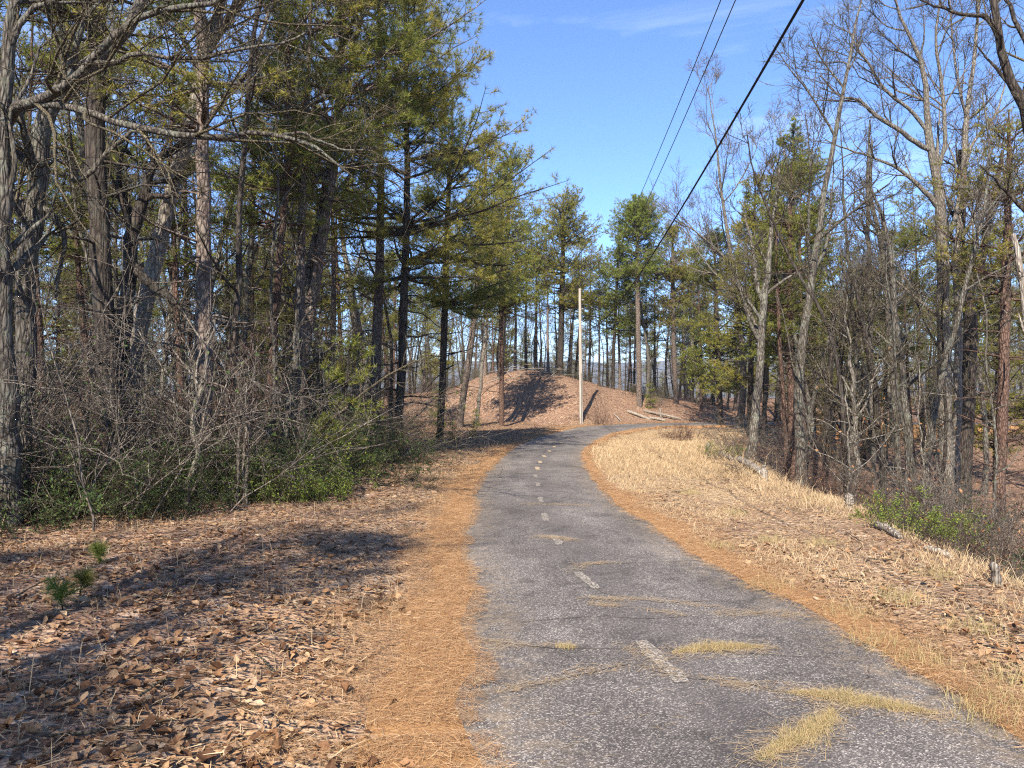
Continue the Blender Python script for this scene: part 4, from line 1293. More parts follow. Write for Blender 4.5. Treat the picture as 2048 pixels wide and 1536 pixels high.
make_bare('b0', 101, 14, .15, n1=11, l1=3.6, t1=.38, n2=7, n3=6, n4=4, tw=.0065, bark='bark_grey', twig='twig')
make_bare('b1', 102, 12, .11, n1=10, l1=2.8, t1=.4, n2=7, n3=6, n4=3, tw=.0065, bark='bark_grey', twig='twig_pale', a1=40)
make_bare('b2', 103, 16, .19, n1=12, l1=4.4, t1=.4, n2=8, n3=6, n4=4, tw=.007, bark='bark_pale', twig='twig_pale', up=.07)
make_bare('b3', 104, 10, .075, n1=10, l1=2.2, t1=.3, n2=6, n3=5, n4=3, tw=.006, bark='bark_dark', twig='twig', a1=50, twig_wig=.08)
make_bare('b4', 105, 7, .045, n1=10, l1=1.7, t1=.2, n2=6, n3=5, n4=3, tw=.005, bark='bark_grey', twig='twig', a1=55, twig_wig=.09)
make_pine('p0', 111, 14, .15, cb=.42, Rm=3.2, nbr=110, needle='needle', bark='bark_dark', kind='layered', dead=26)
make_pine('p1', 112, 15, .16, cb=.55, Rm=2.9, nbr=90, needle='needle_olive', bark='bark_pine', kind='open', dead=30)
make_pine('p2', 113, 12, .11, cb=.45, Rm=2.5, nbr=90, needle='needle', bark='bark_red', kind='open', dead=26)
make_pine('p3', 114, 11, .12, cb=.15, Rm=3.3, nbr=130, needle='needle_olive', bark='bark_dark', kind='layered', dead=8)
make_pine('p4', 115, 15, .16, cb=.58, Rm=2.8, nbr=95, needle='needle_yellow', bark='bark_pine', kind='round', dead=20, up_el=60)
make_pine('p5', 116, 4.2, .05, cb=.08, Rm=1.2, nbr=60, needle='needle', bark='bark_dark', kind='open', dead=0)

TAKEN = []
def free(x, y, r):
    for a, b in TAKEN:
        if (a - x) ** 2 + (b - y) ** 2 < r * r: return False
    TAKEN.append((x, y)); return True


def place(key, x, y, s, label, group, sink=.05):
    rt, used = PROTO[key]
    loc = (x, y, gz(x, y) - sink)
    rz = random.uniform(0, 6.283)
    if not used:
        PROTO[key][1] = True
        rt.location = loc; rt.rotation_euler = (0, 0, rz); rt.scale = (s, s, s)
        rt['label'] = label
        if group: rt['group'] = group
        return rt
    return dup(rt, loc, rz, s, label, group)


KINDS = {'b0': 'grey bare hardwood', 'b1': 'slender pale twigged bare hardwood', 'b2': 'tall pale barked bare hardwood', 'b3': 'thin dark barked bare tree', 'b4': 'small bushy bare understorey tree',
         'p0': 'dark barked pine with layered boughs', 'p1': 'olive green pine with a high crown', 'p2': 'slim reddish barked pine', 'p3': 'low boughed olive pine', 'p4': 'yellowish round crowned pine', 'p5': 'young bushy pine'}

PL = {k: (v + 's' if not v.startswith(('dark barked pine with', 'olive green pine with')) else v.replace('pine with', 'pines with')) for k, v in KINDS.items()}

def wood(n, sampler, keys, wts, where, rmin=1.1, smin=.8, smax=1.2):
    c = 0; tries = 0
    while c < n and tries < n * 30:
        tries += 1
        x, y = sampler()
        lat, hw, _ = road_coords([x], [y])
        if abs(lat[0]) - hw[0] < 1.6: continue
        if not free(x, y, rmin): continue
        k = random.choices(keys, wts)[0]
        place(k, x, y, random.uniform(smin, smax), f'{KINDS[k]} {where}', f'{PL[k]} {where}')
        c += 1


def s_left():
    y = random.uniform(13, 48); xb = float(x_bush(y)) - .8
    return xb - random.random() ** 1.2 * (y * .72 + 4 + xb), y
def s_left_far():
    y = random.uniform(48, 95); return random.uniform(-y * .72 - 3, -4 - (y - 48) * .02), y
def s_shade():
    return random.uniform(-24, -7.5), random.uniform(-9, 9)
def s_mound():
    return random.uniform(-5, 20), random.uniform(60, 86)
def s_right():
    y = random.uniform(14, 50); xe = float(x_edge(y)) + 1.6
    return xe + random.random() ** 1.1 * max(2, y * .74 + 4 - xe), y
def s_right_far():
    y = random.uniform(50, 95); return random.uniform(20 + (y - 50) * .3, y * .74 + 4), y


wood(96, s_left, ['b0', 'b1', 'b2', 'b3', 'b4', 'p0', 'p1', 'p2', 'p3'], [9, 12, 3, 16, 14, 6, 12, 20, 3], 'deep in the woods left of the road', 1.3)
wood(44, s_left_far, ['b0', 'b1', 'b3', 'b4', 'p0', 'p1', 'p2', 'p3', 'p4'], [8, 10, 8, 10, 8, 9, 10, 8, 3], 'at the far back of the left woods', 1.7)
wood(44, s_mound, ['b0', 'b1', 'b3', 'b4', 'p0', 'p1', 'p2'], [4, 7, 8, 6, 3, 3, 5], 'behind the leaf covered mound', 1.2, .65, 1.0)
wood(58, s_right, ['b0', 'b1', 'b2', 'b3', 'b4', 'p0', 'p1', 'p2'], [10, 12, 0, 14, 14, 0, 0, 3], 'in the woods right of the road', 1.3, .75, 1.1)
wood(36, s_right_far, ['b0', 'b1', 'b3', 'b4', 'p0', 'p1', 'p2', 'p3'], [10, 12, 8, 10, 6, 6, 6, 3], 'at the far back of the right woods', 1.7)
for u, d, k, sc_, lab in [(1478, 47, 'b2', 1.22, 'tall grey bare hardwood rising behind the dense dark green pine'), (1556, 53, 'b0', 1.4, 'tall bare hardwood standing behind the pointed pine'), (1400, 62, 'b2', 1.1, 'pale bare hardwood between the yellowish pine and the dense pine'),
                          (1660, 40, 'b2', 1.1, 'tall bare hardwood right of the pointed pine')]:
    p = pix(u, 800, d); place(k, p[0], p[1], sc_, lab, None)
for u, d, k, sc_, lab in [(1030, 66, 'p1', .92, 'olive pine behind the mound directly left of the skyline pair'), (1072, 63, 'p0', .95, 'dark pine behind the top of the mound'), (1150, 69, 'p2', 1.15, 'slim pine right behind the utility pole'),
                          (1178, 66, 'p1', .82, 'olive pine whose trunk stands just right of the utility pole'), (1215, 70, 'p0', .85, 'dark pine beyond the low green pine'), (1256, 72, 'p2', 1.0, 'slim pine half hidden by the round topped pine'),
                          (1310, 68, 'p1', .86, 'olive pine in the gap right of the round topped pine'), (1330, 74, 'p0', .9, 'dark pine behind the yellowish pine'), (1385, 66, 'p0', .88, 'dark pine between the yellowish pine and the dense pine'),
                          (1402, 58, 'p2', 1.0, 'slim reddish pine left of the dense dark green pine'), (1470, 60, 'p1', .95, 'olive pine behind the right shoulder of the dense pine'), (1530, 48, 'p0', .8, 'dark pine between the bushy pine and the pointed pine'),
                          (1630, 44, 'p3', 1.0, 'low boughed pine right of the pointed pine'), (1690, 60, 'p0', .9, 'dark pine far back beyond the stub topped trunk'),
                          (1052, 72, 'p0', 1.02, 'dark pine farthest back behind the crest of the mound'), (1096, 58.5, 'p1', .8, 'olive pine on the crest of the mound left of the narrow mound pine'), (1198, 61, 'p0', .72, 'dark low pine close behind the pole on its right'),
                          (1240, 63, 'p1', .8, 'olive pine behind the low green pine'), (1296, 62, 'p0', .74, 'dark shorter pine right beside the round topped pine'), (1372, 72, 'p1', .95, 'olive pine far back right of the yellowish pine'), (1425, 72, 'p0', .95, 'dark pine farthest back behind the dense dark green pine'),
                          (1770, 39, 'p0', .86, 'dark pine behind the wavy grey hardwood'), (1850, 35, 'p1', .82, 'olive pine behind and left of the tallest pale hardwood'), (1935, 33, 'p0', .8, 'dark pine behind the dark forking hardwood'), (1992, 30, 'p3', 1.0, 'low boughed pine behind the ruddy right edge pine'), (1720, 46, 'p3', 1.0, 'low boughed pine behind the slim pale pole tree')]:
    p = pix(u, 800, d); place(k, p[0], p[1], sc_, lab, None)
# trees left of and behind the camera, out of the frame: they throw the shade on the left verge
for x, y, k, s in [(-6.0, -2.4, 'b2', .8), (-5.0, -3.6, 'p2', .8), (-4.4, -1.4, 'b0', .8), (-5.6, -7.6, 'p1', .75), (-9.8, -2.6, 'b0', 1.0), (-6.4, -6.4, 'b0', 1.0), (-8.6, -8.0, 'p1', .9), (-11.5, -5.5, 'p2', 1.0),
                   (-13, -2, 'b2', 1), (-12, -10, 'b2', 1)]:
    place(k, x, y, s, f'{KINDS[k]} outside the left edge of the frame', f'{PL[k]} outside the left edge of the frame')

# ------------------------------------------------------------------ undergrowth
def brush_meshes(name, g, nst, H, rad, twig, leaf=None, nleaf=0, lsz=(.04, .07), n2=7, n3=5, tw=.003, arch=.5, wdt=.45):
    p = np.c_[g.normal(0, rad, (nst, 2)), np.full(nst, -.08)]
    d = np.c_[p[:, :2] * .35 / max(rad, .01) + g.normal(0, .28, (nst, 2)), np.ones(nst)]
    L = H * g.uniform(.5, 1.15, nst)
    b1, r1 = grow(p, d, L, g.uniform(.006, .013, nst), 8, .15, -.05 * arch, .003, g)
    T = Bag(); T.tubes(b1, r1, 4, 0)
    p2, d2, t2, par, rs = spawn(b1, r1, n2, .12, 1.0, 55, 18, g, rk=.7)
    L2 = L[par] * (.5 - .25 * t2) * g.uniform(.4, 1.2, len(p2))
    b2, r2 = grow(p2, d2, L2, np.clip(rs, tw, .007), 5, .22, -.02 * arch, tw * .8, g)
    T.tubes(b2, r2, 3, 0)
    p3, d3, t3, par3, rs = spawn(b2, r2, n3, .15, 1.0, 50, 18, g, rk=.8)
    L3 = L2[par3] * .5 * g.uniform(.4, 1.2, len(p3)) + .05
    b3, r3 = grow(p3, d3, L3, np.full(len(p3), tw), 3, .25, 0, tw * .6, g)
    T.tubes(b3, r3, 3, 0)
    Lf = None
    if leaf:
        k = g.integers(0, len(b3), nleaf); j = g.integers(1, 4, nleaf)
        P = b3[k, j] + g.normal(0, .02, (nleaf, 3))
        D = unit(unit(b3[k, j] - b3[k, j - 1]) + g.normal(0, .7, (nleaf, 3)))
        ln = g.uniform(lsz[0], lsz[1], nleaf)
        v, t, ti = leaves(P, D, ln, ln * wdt, g, .12)
        Lf = Bag(); Lf.add(v, None, t, 0, ti, False)
        Lf = Lf.mesh(name + '_leaves', [M[leaf]])
    return T.mesh(name + '_stems', [M[twig]]), Lf


def make_brush(key, nm, seed, *a, **kw):
    g = np.random.default_rng(seed)
    me = brush_meshes(key, g, *a, **kw)
    o = thing(nm, key, 'shrub')
    obj('stems', me[0], o)
    if me[1]: obj('foliage', me[1], o)
    PROTO[key] = [o, False]


make_brush('k0', 'brush', 201, 26, 2.3, .55, 'twig', 'laurel', 750, (.03, .055), n2=8, n3=6)
make_brush('k1', 'brush', 202, 24, 2.7, .6, 'twig_pale', 'laurel', 500, (.03, .06), n2=9, n3=6)
make_brush('k2', 'evergreen_shrub', 203, 26, 1.5, .5, 'twig', 'laurel', 4600, (.034, .07), n2=9, n3=7, arch=.2)
make_brush('k3', 'evergreen_shrub', 204, 30, .95, .55, 'twig', 'laurel_bright', 5200, (.03, .062), n2=8, n3=7, arch=.2, wdt=.5)
make_brush('k4', 'brush', 205, 16, 2.0, .45, 'twig_red', None, 0, n2=7, n3=5)
make_brush('k5', 'brush', 206, 22, 2.2, .5, 'twig_pale', 'rust_leaf', 70, (.05, .09), n2=7, n3=5, arch=.15)
make_brush('k6', 'weed_clump', 207, 26, .9, .3, 'twig_red', 'rust_leaf', 260, (.02, .04), n2=5, n3=4, tw=.003, arch=0)

# left wall of brush along the wood edge
BR = {'k0': 'tangled brush with small green leaves', 'k1': 'tall grey leafless brush tangle', 'k2': 'dark evergreen shrub', 'k4': 'reddish leafless brush', 'k5': 'pale twiggy brush with a few rusty leaves'}
for i in range(38):
    y = 8.2 + 14 * random.random() ** 1.7
    x = float(x_bush(y)) - .5 - random.random() ** 1.4 * 4.5
    if abs(1024 + F * x / y - 600) < 75 and y < 16.5: continue
    k = random.choices(['k0', 'k1', 'k2', 'k4'], [9, 13, 1.5, 6])[0]
    place(k, x, y, random.uniform(.45, 1.45), f'{BR[k]} in the thicket along the left wood edge', f'{BR[k]} in the left thicket')
for i in range(16):
    y = 9.5 + 14 * random.random(); x = float(x_bush(y)) - .2 - random.random() * 3.0
    k = random.choice(['b3', 'b4', 'b3'])
    place(k, x, y, random.uniform(.3, .6), f'{KINDS[k]} standing up through the left thicket', f'{PL[k]} in the left thicket')
for u, v, d, s in [(150, 1020, 10.3, .8), (300, 1010, 11.2, .7), (235, 1020, 10.8, .6), (420, 1000, 12.3, .7), (60, 1040, 9.9, .8), (440, 985, 12.8, .75)]:
    p = pix(u, v, d); place('k2', p[0], p[1], s, 'low dark evergreen shrub at the foot of the left thicket', 'low evergreen shrubs at the foot of the left thicket')
for u, d, s, k, lab in [(565, 12.9, .8, 'k3', 'bright yellow green shrub at the foot of the leaning lichen grey trunk'), (628, 13.3, .85, 'k3', 'bright yellow green shrub right beside the darker evergreen one'),
                        (695, 14.6, .85, 'k2', 'rounded dark evergreen shrub at the right end of the left thicket'), (765, 18.6, .8, 'k2', 'dark evergreen shrub in the shade near the long leaf litter shadow'),
                        (522, 12.4, .55, 'k3', 'small yellow green shrub beside the three thin saplings')]:
    p = pix(u, 900, d); place(k, p[0], p[1], s, lab, None)
for i in range(12):
    y = random.uniform(24, 60); x = float(x_bush(y)) - random.uniform(1, 18)
    k = random.choice(['k0', 'k1', 'k4'])
    place(k, x, y, random.uniform(.7, 1.1), f'{BR[k]} among the trunks of the left woods', f'{BR[k]} among the left trunks')
# right: brush below the verge edge
for i in range(15):
    y = 7.5 + 26 * random.random() ** 1.3; x = float(x_edge(y)) + .5 + random.random() ** 1.3 * 6
    k = random.choices(['k1', 'k4', 'k5', 'k0'], [6, 6, 12, 1])[0]
    place(k, x, y, random.uniform(.55, 1.05), f'{BR[k]} below the edge of the right verge', f'{BR[k]} below the right verge')
for u, d, s, k, lab in [(1950, 14.5, 1.1, 'k2', 'big evergreen shrub with sunlit leaves under the right hand hardwoods'), (1800, 10.4, .55, 'k3', 'small yellow green shrub at the edge of the right verge'),
                        (1870, 12.5, .95, 'k5', 'upright pale twigs left of the big evergreen shrub'), (2005, 11, 1.0, 'k5', 'upright pale twigs behind the white post stub'), (1760, 13.5, .8, 'k5', 'pale twigs behind the small yellow green shrub'), (1436, 22, .5, 'k3', 'low green shrub among the fallen rails')]:
    p = pix(u, 900, d); place(k, p[0], p[1], s, lab, None)
for i in range(26):
    y = random.uniform(58, 80); x = random.uniform(-8, 22)
    k = random.choice(['k0', 'k1', 'k4'])
    place(k, x, y, random.uniform(.5, .9), f'{BR[k]} behind the mound', f'{BR[k]} behind the mound')
for u, d, s, lab in [(1184, 50, 1.6, 'reddish weed clump right beside the utility pole'), (1372, 33, 1.2, 'reddish dry weed clump on the far right verge'), (1350, 36, .9, 'small reddish weed clump in straw grass near the bend'), (1665, 13.6, .9, 'rusty weed clump at the edge of the right verge'), (1905, 8.6, .6, 'rusty weeds behind the white post stub')]:
    p = pix(u, 900, d); place('k6', p[0], p[1], s, lab, None)
# young pines
for u, d, s, lab in [(905, 27, .22, 'low bushy pine seedling on the shaded left verge'), (945, 30, .2, 'second low pine seedling nearer the road on the left verge'), (880, 29, .2, 'low pine seedling furthest left on the shaded verge'), (953, 42, .3, 'small young pine at the foot of the mound'), (875, 45, .55, 'young pine on the left shoulder of the mound'),
                     (1300, 57, .5, 'young pine beside the round topped pine'), (690, 15.5, .75, 'young pine with a bright bough at the wood edge')]:
    p = pix(u, 850, d); place('p5', p[0], p[1], s, lab, None)


# ------------------------------------------------------------------ say which tree is which: by the marked trees they stand beside
SHORT = {'leaning_hardwood': 'leaning grey hardwood', 'dark_pine': 'dark straight pine', 'crooked_hardwood': 'crooked dark hardwood', 'plated_pine': 'plated pine', 'ruddy_pine': 'slim ruddy pine',
         'towering_pine': 'tallest left pine', 'spreading_pine': 'broad wood edge pine', 'mid_pine': 'bushy skyline pine', 'slope_pine': 'leaning mound pine', 'roadside_pine': 'roadside pine',
         'mound_pine': 'narrow mound pine', 'lollipop_pine': 'round topped pine', 'yellow_pine': 'yellowish pine', 'dense_pine': 'dense dark green pine', 'bushy_pine': 'bushy right pine',
         'pointed_pine': 'pointed pine', 'rusty_pine': 'straight reddish pine', 'pale_hardwood': 'tallest pale hardwood', 'dark_fork': 'dark forking hardwood', 'far_right_pine': 'ruddy right edge pine',
         'grey_leaner': 'grey leaning hardwood', 'broken_snag': 'broken snag'}
KS = {'b0': 'grey bare hardwood', 'b1': 'slender pale twigged tree', 'b2': 'tall pale barked hardwood', 'b3': 'thin dark bare tree', 'b4': 'small bushy bare tree', 'p0': 'dark layered pine', 'p1': 'high crowned olive pine',
      'p2': 'slim reddish pine', 'p3': 'low boughed olive pine', 'p4': 'yellowish pine', 'p5': 'young pine', 'k0': 'leafy green brush tangle', 'k1': 'tall grey brush tangle', 'k2': 'dark evergreen shrub', 'k4': 'reddish leafless brush', 'k5': 'pale twiggy brush'}
MARK = [(1024 + F * o.location.x / o.location.y, SHORT[o.name]) for o in C.objects if o.name in SHORT]
USED = {}
CNT = {}
for o in C.objects:
    if 'label' in o: CNT[o['label']] = CNT.get(o['label'], 0) + 1
todo = [o for o in C.objects if o.type == 'EMPTY' and o.get('group') and CNT.get(o['label'], 0) > 1 and o.location.y > 6 and 'outside the left edge' not in o['label']]
for o in sorted(todo, key=lambda o: o.location.y):
    u = 1024 + F * o.location.x / o.location.y; d = o.location.y
    mu, mn = min(MARK, key=lambda m: abs(m[0] - u))
    gap = abs(u - mu)
    side = 'behind the' if gap < 9 and d > 30 else ('hard left of the' if u < mu else 'hard right of the') if gap < 30 else 'left of the' if u < mu else 'right of the'
    dep = 'close up' if d < 16 else 'midway back' if d < 30 else 'farther back' if d < 50 else 'far back'
    kind = next((KS[k] for k, v in list(KINDS.items()) + list(BR.items()) if o['label'].startswith(v)), None)
    if kind is None: kind = 'low evergreen shrub'
    lab = f'{kind} {dep} {side} {mn}'
    key = lab
    USED.setdefault(key, []).append(o)
for lab, os_ in USED.items():
    if len(os_) == 1: os_[0]['label'] = lab
    elif len(os_) == 2:
        a, b = sorted(os_, key=lambda o: o.location.y)
        a['label'] = 'nearer ' + lab; b['label'] = 'farther ' + lab
    elif len(os_) == 3:
        for o, w in zip(sorted(os_, key=lambda o: o.location.x / o.location.y), ('leftmost', 'middle', 'rightmost')): o['label'] = f'{w} {lab}'
    elif len(os_) <= 9:
        for o, w in zip(sorted(os_, key=lambda o: o.location.x / o.location.y), ('leftmost', 'second', 'third', 'fourth', 'fifth', 'sixth', 'seventh', 'eighth', 'ninth')): o['label'] = w + (' from left, ' if w != 'leftmost' else ' ') + lab
    else:
        for o in os_: o['label'] = lab; o['group'] = lab + ' cluster'


# ------------------------------------------------------------------ the far woods: one mass
def mass(name, label, pts, kinds, keys, smin, smax):
    """one object: a tree or shrub stands on every vertex"""
    me = bpy.data.meshes.new(name)
    me.vertices.add(len(pts)); me.vertices.foreach_set('co', np.asarray(pts, np.float32).ravel())
    a = me.attributes.new('sort', 'INT', 'POINT'); a.data.foreach_set('value', np.asarray(kinds, np.int32))
    o = obj(name, me)
    ng = bpy.data.node_groups.new(name, 'GeometryNodeTree')
    ng.interface.new_socket('Geometry', in_out='INPUT', socket_type='NodeSocketGeometry')
    ng.interface.new_socket('Geometry', in_out='OUTPUT', socket_type='NodeSocketGeometry')
    n = ng.nodes; l = ng.links
    gi = n.new('NodeGroupInput'); go = n.new('NodeGroupOutput')
    na = n.new('GeometryNodeInputNamedAttribute'); na.data_type = 'INT'; na.inputs[0].default_value = 'sort'
    rr = n.new('FunctionNodeRandomValue'); rr.data_type = 'FLOAT_VECTOR'
    rr.inputs[0].default_value = (-.03, -.03, 0); rr.inputs[1].default_value = (.03, .03, 6.283)
    rs = n.new('FunctionNodeRandomValue'); rs.data_type = 'FLOAT'
    rs.inputs[2].default_value = smin; rs.inputs[3].default_value = smax; rs.inputs[8].default_value = 5
    jn = n.new('GeometryNodeJoinGeometry')
    for i, k in enumerate(keys):
        inst = n.new('GeometryNodeInstanceOnPoints')
        l.new(gi.outputs[0], inst.inputs['Points'])
        c = n.new('FunctionNodeCompare'); c.data_type = 'INT'; c.operation = 'EQUAL'
        l.new(na.outputs['Attribute'], c.inputs[2]); c.inputs[3].default_value = i
        l.new(c.outputs[0], inst.inputs['Selection'])
        j2 = n.new('GeometryNodeJoinGeometry')
        for ch in PROTO[k][0].children:
            oi = n.new('GeometryNodeObjectInfo'); oi.transform_space = 'ORIGINAL'; oi.inputs['Object'].default_value = ch
            l.new(oi.outputs['Geometry'], j2.inputs[0])
        l.new(j2.outputs[0], inst.inputs['Instance'])
        l.new(rr.outputs[0], inst.inputs['Rotation'])
        l.new(rs.outputs[1], inst.inputs['Scale'])
        l.new(inst.outputs[0], jn.inputs[0])
    l.new(jn.outputs[0], go.inputs[0])
    m = o.modifiers.new(name, 'NODES'); m.node_group = ng
    return stuff(o, label, 'woods' if 'wood' in name else 'undergrowth')


g = np.random.default_rng(91)
n = 520
y = 75 + 120 * g.random(n) ** 1.3; x = g.uniform(-1, 1, n) * (y * .75 + 8)
ok = (np.abs(x - 8) > 8) | (y > 90) & (g.random(n) < .75); x = x[ok]; y = y[ok]
keys = ['b0', 'b1', 'b3', 'b4', 'p0', 'p1', 'p2', 'p3']
mass('far_woods', 'brown and green far woods filling the gaps between the nearer trunks', np.stack([x, y, terrain(x, y) - .1], 1), g.choice(8, len(x), p=[.16, .17, .12, .2, .09, .08, .1, .08]), keys, .75, 1.15)
n = 420
yl = 26 + 54 * g.random(n); xl = x_bush(yl) - .5 - g.random(n) * (yl * .72 + 2 + x_bush(yl))
yr = 38 + 44 * g.random(n); xr = x_edge(yr) + 3 + g.random(n) * np.maximum(2, yr * .72 - x_edge(yr))
x = np.r_[xl[:200], xr[:110]]; y = np.r_[yl[:200], yr[:110]]
mass('woodland_undergrowth', 'twiggy undergrowth of low bare shrubs and brush between the trunks', np.stack([x, y, terrain(x, y) - .05], 1), g.choice(5, len(x), p=[.16, .34, .36, .06, .08]), ['k1', 'k4', 'b4', 'k0', 'k5'], .45, .85)


# ------------------------------------------------------------------ pine seedlings in the left foreground
def seedling(u, v, H, lab, needle, seed):
    g = np.random.default_rng(seed)
    x, y = road_pt(u, v)
    tp, tr = grow(np.array([[0, 0, -.03]]), np.array([[.05, 0, 1.0]]), H, .006, 6, .1, .02, .003, g)
    T = Bag(); T.tubes(tp, tr, 5, 0)
    p, d, t, par, r = spawn(tp, tr, 9, .3, 1.0, 55, 12, g)
    b, rr = grow(p, d, H * .4 * (1.2 - t), .003, 3, .12, .1, .002, g); T.tubes(b, rr, 3, 0)
    o = thing('pine_seedling', lab, 'seedling', (x, y, gz(x, y)))
    obj('stem', T.mesh('seedling_stem', [M['twig']]), o)
    P = np.concatenate([b[:, 1], b[:, 2], b[:, 3], tp[0, 3:]]); D = np.concatenate([unit(b[:, 2] - b[:, 1]), unit(b[:, 2] - b[:, 1]), unit(b[:, 3] - b[:, 2]), np.tile([[0, 0, 1.0]], (len(tp[0]) - 3, 1))])
    w, tr_, ti = tufts(P, D, 26, .10, .003, g, .8)
    C_ = Bag(); C_.add(w, None, tr_, 0, ti, False)
    obj('needles', C_.mesh('seedling_needles', [M[needle]]), o)


seedling(125, 1262, .27, 'bright pine seedling in the left foreground leaves', 'needle_fresh', 301)
seedling(160, 1240, .24, 'yellowish pine seedling right behind the bright one', 'needle_yellow', 302)
seedling(200, 1165, .2, 'pine seedling in the shade further up the left verge', 'needle_fresh', 303)


# ------------------------------------------------------------------ utility pole and its wires
px_, py_ = 4.50, 49.3
pz = gz(px_, py_)
pole = thing('utility_pole', 'bare pale timber utility pole at the outside of the bend', 'utility pole', (px_, py_, pz))
top = EYE + (HZ - 577) / F * py_ - pz
K = 24
t = np.linspace(0, 1, K)
pp = np.stack([-.10 * t, 0 * t, -.4 + (top + .4) * t], 1) + np.c_[rng.normal(0, .004, (K, 2)), np.zeros(K)]
B = Bag(); B.tubes(pp[None], (.128 - .045 * t)[None], 14, 0)
c0 = B.n; B.add(np.vstack([B.v[0][-14:], [[-.10, 0, top + .02]]]), None, [[i, (i + 1) % 14, 14] for i in range(14)], 0)
obj('shaft', B.mesh('pole_shaft', [M['pole']]), pole)


def box_bag(B, c, s, m=0):
    c = np.array(c, float); s = np.array(s, float) / 2
    v = np.array([[x, y, z] for x in (-1, 1) for y in (-1, 1) for z in (-1, 1)]) * s + c
    B.add(v, [[0, 1, 3, 2], [4, 6, 7, 5], [0, 4, 5, 1], [2, 3, 7, 6], [0, 2, 6, 4], [1, 5, 7, 3]], None, m, None, False)


def insulator(z):
    B = Bag()
    zz = np.array([0, .03, .05, .09, .11, .15]); rr = np.array([.02, .05, .028, .05, .028, .02])
    P = np.stack([.10 + zz, 0 * zz, 0 * zz], 1)
    B.tubes(P[None], rr[None], 10, 0)
    obj('insulator', B.mesh('insulator', [M['metal']]), pole, (-.08, -.02, z))


ZT1 = EYE + (HZ - 600) / F * py_ - pz; ZT2 = EYE + (HZ - 618) / F * py_ - pz; ZC = EYE + (HZ - 655) / F * py_ - pz
insulator(ZT1); insulator(ZT2)
B = Bag(); box_bag(B, (.13, -.02, 0), (.10, .09, .12)); obj('cable_clamp', B.mesh('cable_clamp', [M['metal']]), pole, (-.06, 0, ZC))
B = Bag(); B.tubes(np.array([[[.0, -.13, -.2], [-.005, -.128, 1.6], [-.02, -.118, 3.2]]]), np.full((1, 3), .018), 6, 0)
obj('ground_wire', B.mesh('ground_wire', [M['wire']]), pole)


def span(name, label, cat, x_end, zpole, a, b, c, r, mat, y0=-32.0):
    """wire hanging from the pole to another pole behind the camera: z = a + b (y - c)^2"""
    y = np.concatenate([np.linspace(y0, 0, 14), np.linspace(1, py_, 60)])
    z = a + b * (y - c) ** 2
    z = np.where(y < 0, a + b * c * c + (0 - y) * .04, z)
    z = z + (zpole + pz - z[-1]) * sstep(30, py_, y)
    x = px_ + .06 + (x_end - px_ - .06) * (py_ - y) / (py_ - 6.0)
    B = Bag(); B.tubes(np.stack([x, y, z], 1)[None], np.full((1, len(y)), r), 8, 0)
    tag(obj(name, B.mesh(name, [M[mat]])), label, cat, None)


span('telephone_cable', 'thick black cable sagging from the pole over the right of the road', 'cable', 2.3, ZC, 3.73, .0020, 27, .0125, 'cable')
span('power_wire', 'upper thin wire left of the other wires against the sky', 'wire', 2.3, ZT1, 5.51, .00166, 27, .0065, 'wire')
span('power_wire', 'lower thin wire between the upper thin wire and the thick cable', 'wire', 2.3, ZT2, 5.03, .0019, 27, .0065, 'wire')
# service line running from the pole away to the left, down behind the mound
y = np.linspace(0, 1, 24)
A_ = np.array([px_ - .1, py_, pz + ZC - .1]); Z_ = np.array([-2.5, 66, gz(-2.5, 66) + .4])
P = A_ + (Z_ - A_) * y[:, None] + np.array([0, 0, -.5]) * (4 * y * (1 - y))[:, None]
B = Bag(); B.tubes(P[None], np.full((1, 24), .012), 6, 0)
tag(obj('guy_wire', B.mesh('guy_wire', [M['wire']])), 'slack line running from the pole down to the left behind the mound', 'wire')


# ------------------------------------------------------------------ logs, broken rails, sticks
def timber(name, label, cat, pts, radii, mat='dead_wood', sides=9, group=None, rough=.12, ends=True):
    pts = np.array(pts, float)
    base = pts[0].copy()
    q = resample(np.c_[pts - base, radii], max(8, len(pts) * 5))
    n = len(q)
    g = np.random.default_rng(abs(hash(label)) % 1000 if False else len(label) * 7 + int(abs(base[0]) * 100))
    rad = q[:, 3] * (1 + g.normal(0, rough, n))
    v, f = tubes((q[:, :3] + g.normal(0, .003, (n, 3)))[None], rad[None], sides)
    v = v + g.normal(0, rough * .12, v.shape) * np.repeat(rad, sides)[:, None]
    B = Bag(); B.add(v, f, None, 0, None, True)
    for e in (0, n - 1):
        ring = v[e * sides:(e + 1) * sides]
        ax = (q[1, :3] - q[0, :3]) if e == 0 else (q[-1, :3] - q[-2, :3])
        ap = ring.mean(0) + unit(ax) * (-.4 if e == 0 else .4) * rad[e]
        B.add(np.vstack([ring, ap]), None, [[i, (i + 1) % sides, sides] for i in range(sides)], 0, None, False)
    o = obj(name, B.mesh(name, [M[mat]]), None, base)
    return tag(o, label, cat, group)


def gp(u, v, up=0.0, d=None):
    if d is None: x, y = road_pt(u, v)
    else: x, y = (u - 1024) / F * d, d
    return (x, y, gz(x, y) + up)


def stub(u, v, d, w, h, label, lean=(0, 0)):
    x, y, z = gp(u, v, 0, d)
    return timber('post_stub', label, 'post', [(x, y, z - .12), (x + lean[0] * h * .5, y + lean[1] * h * .5, z + h * .55), (x + lean[0] * h, y + lean[1] * h, z + h)], [w, w * .95, w * .8], rough=.2, sides=7)


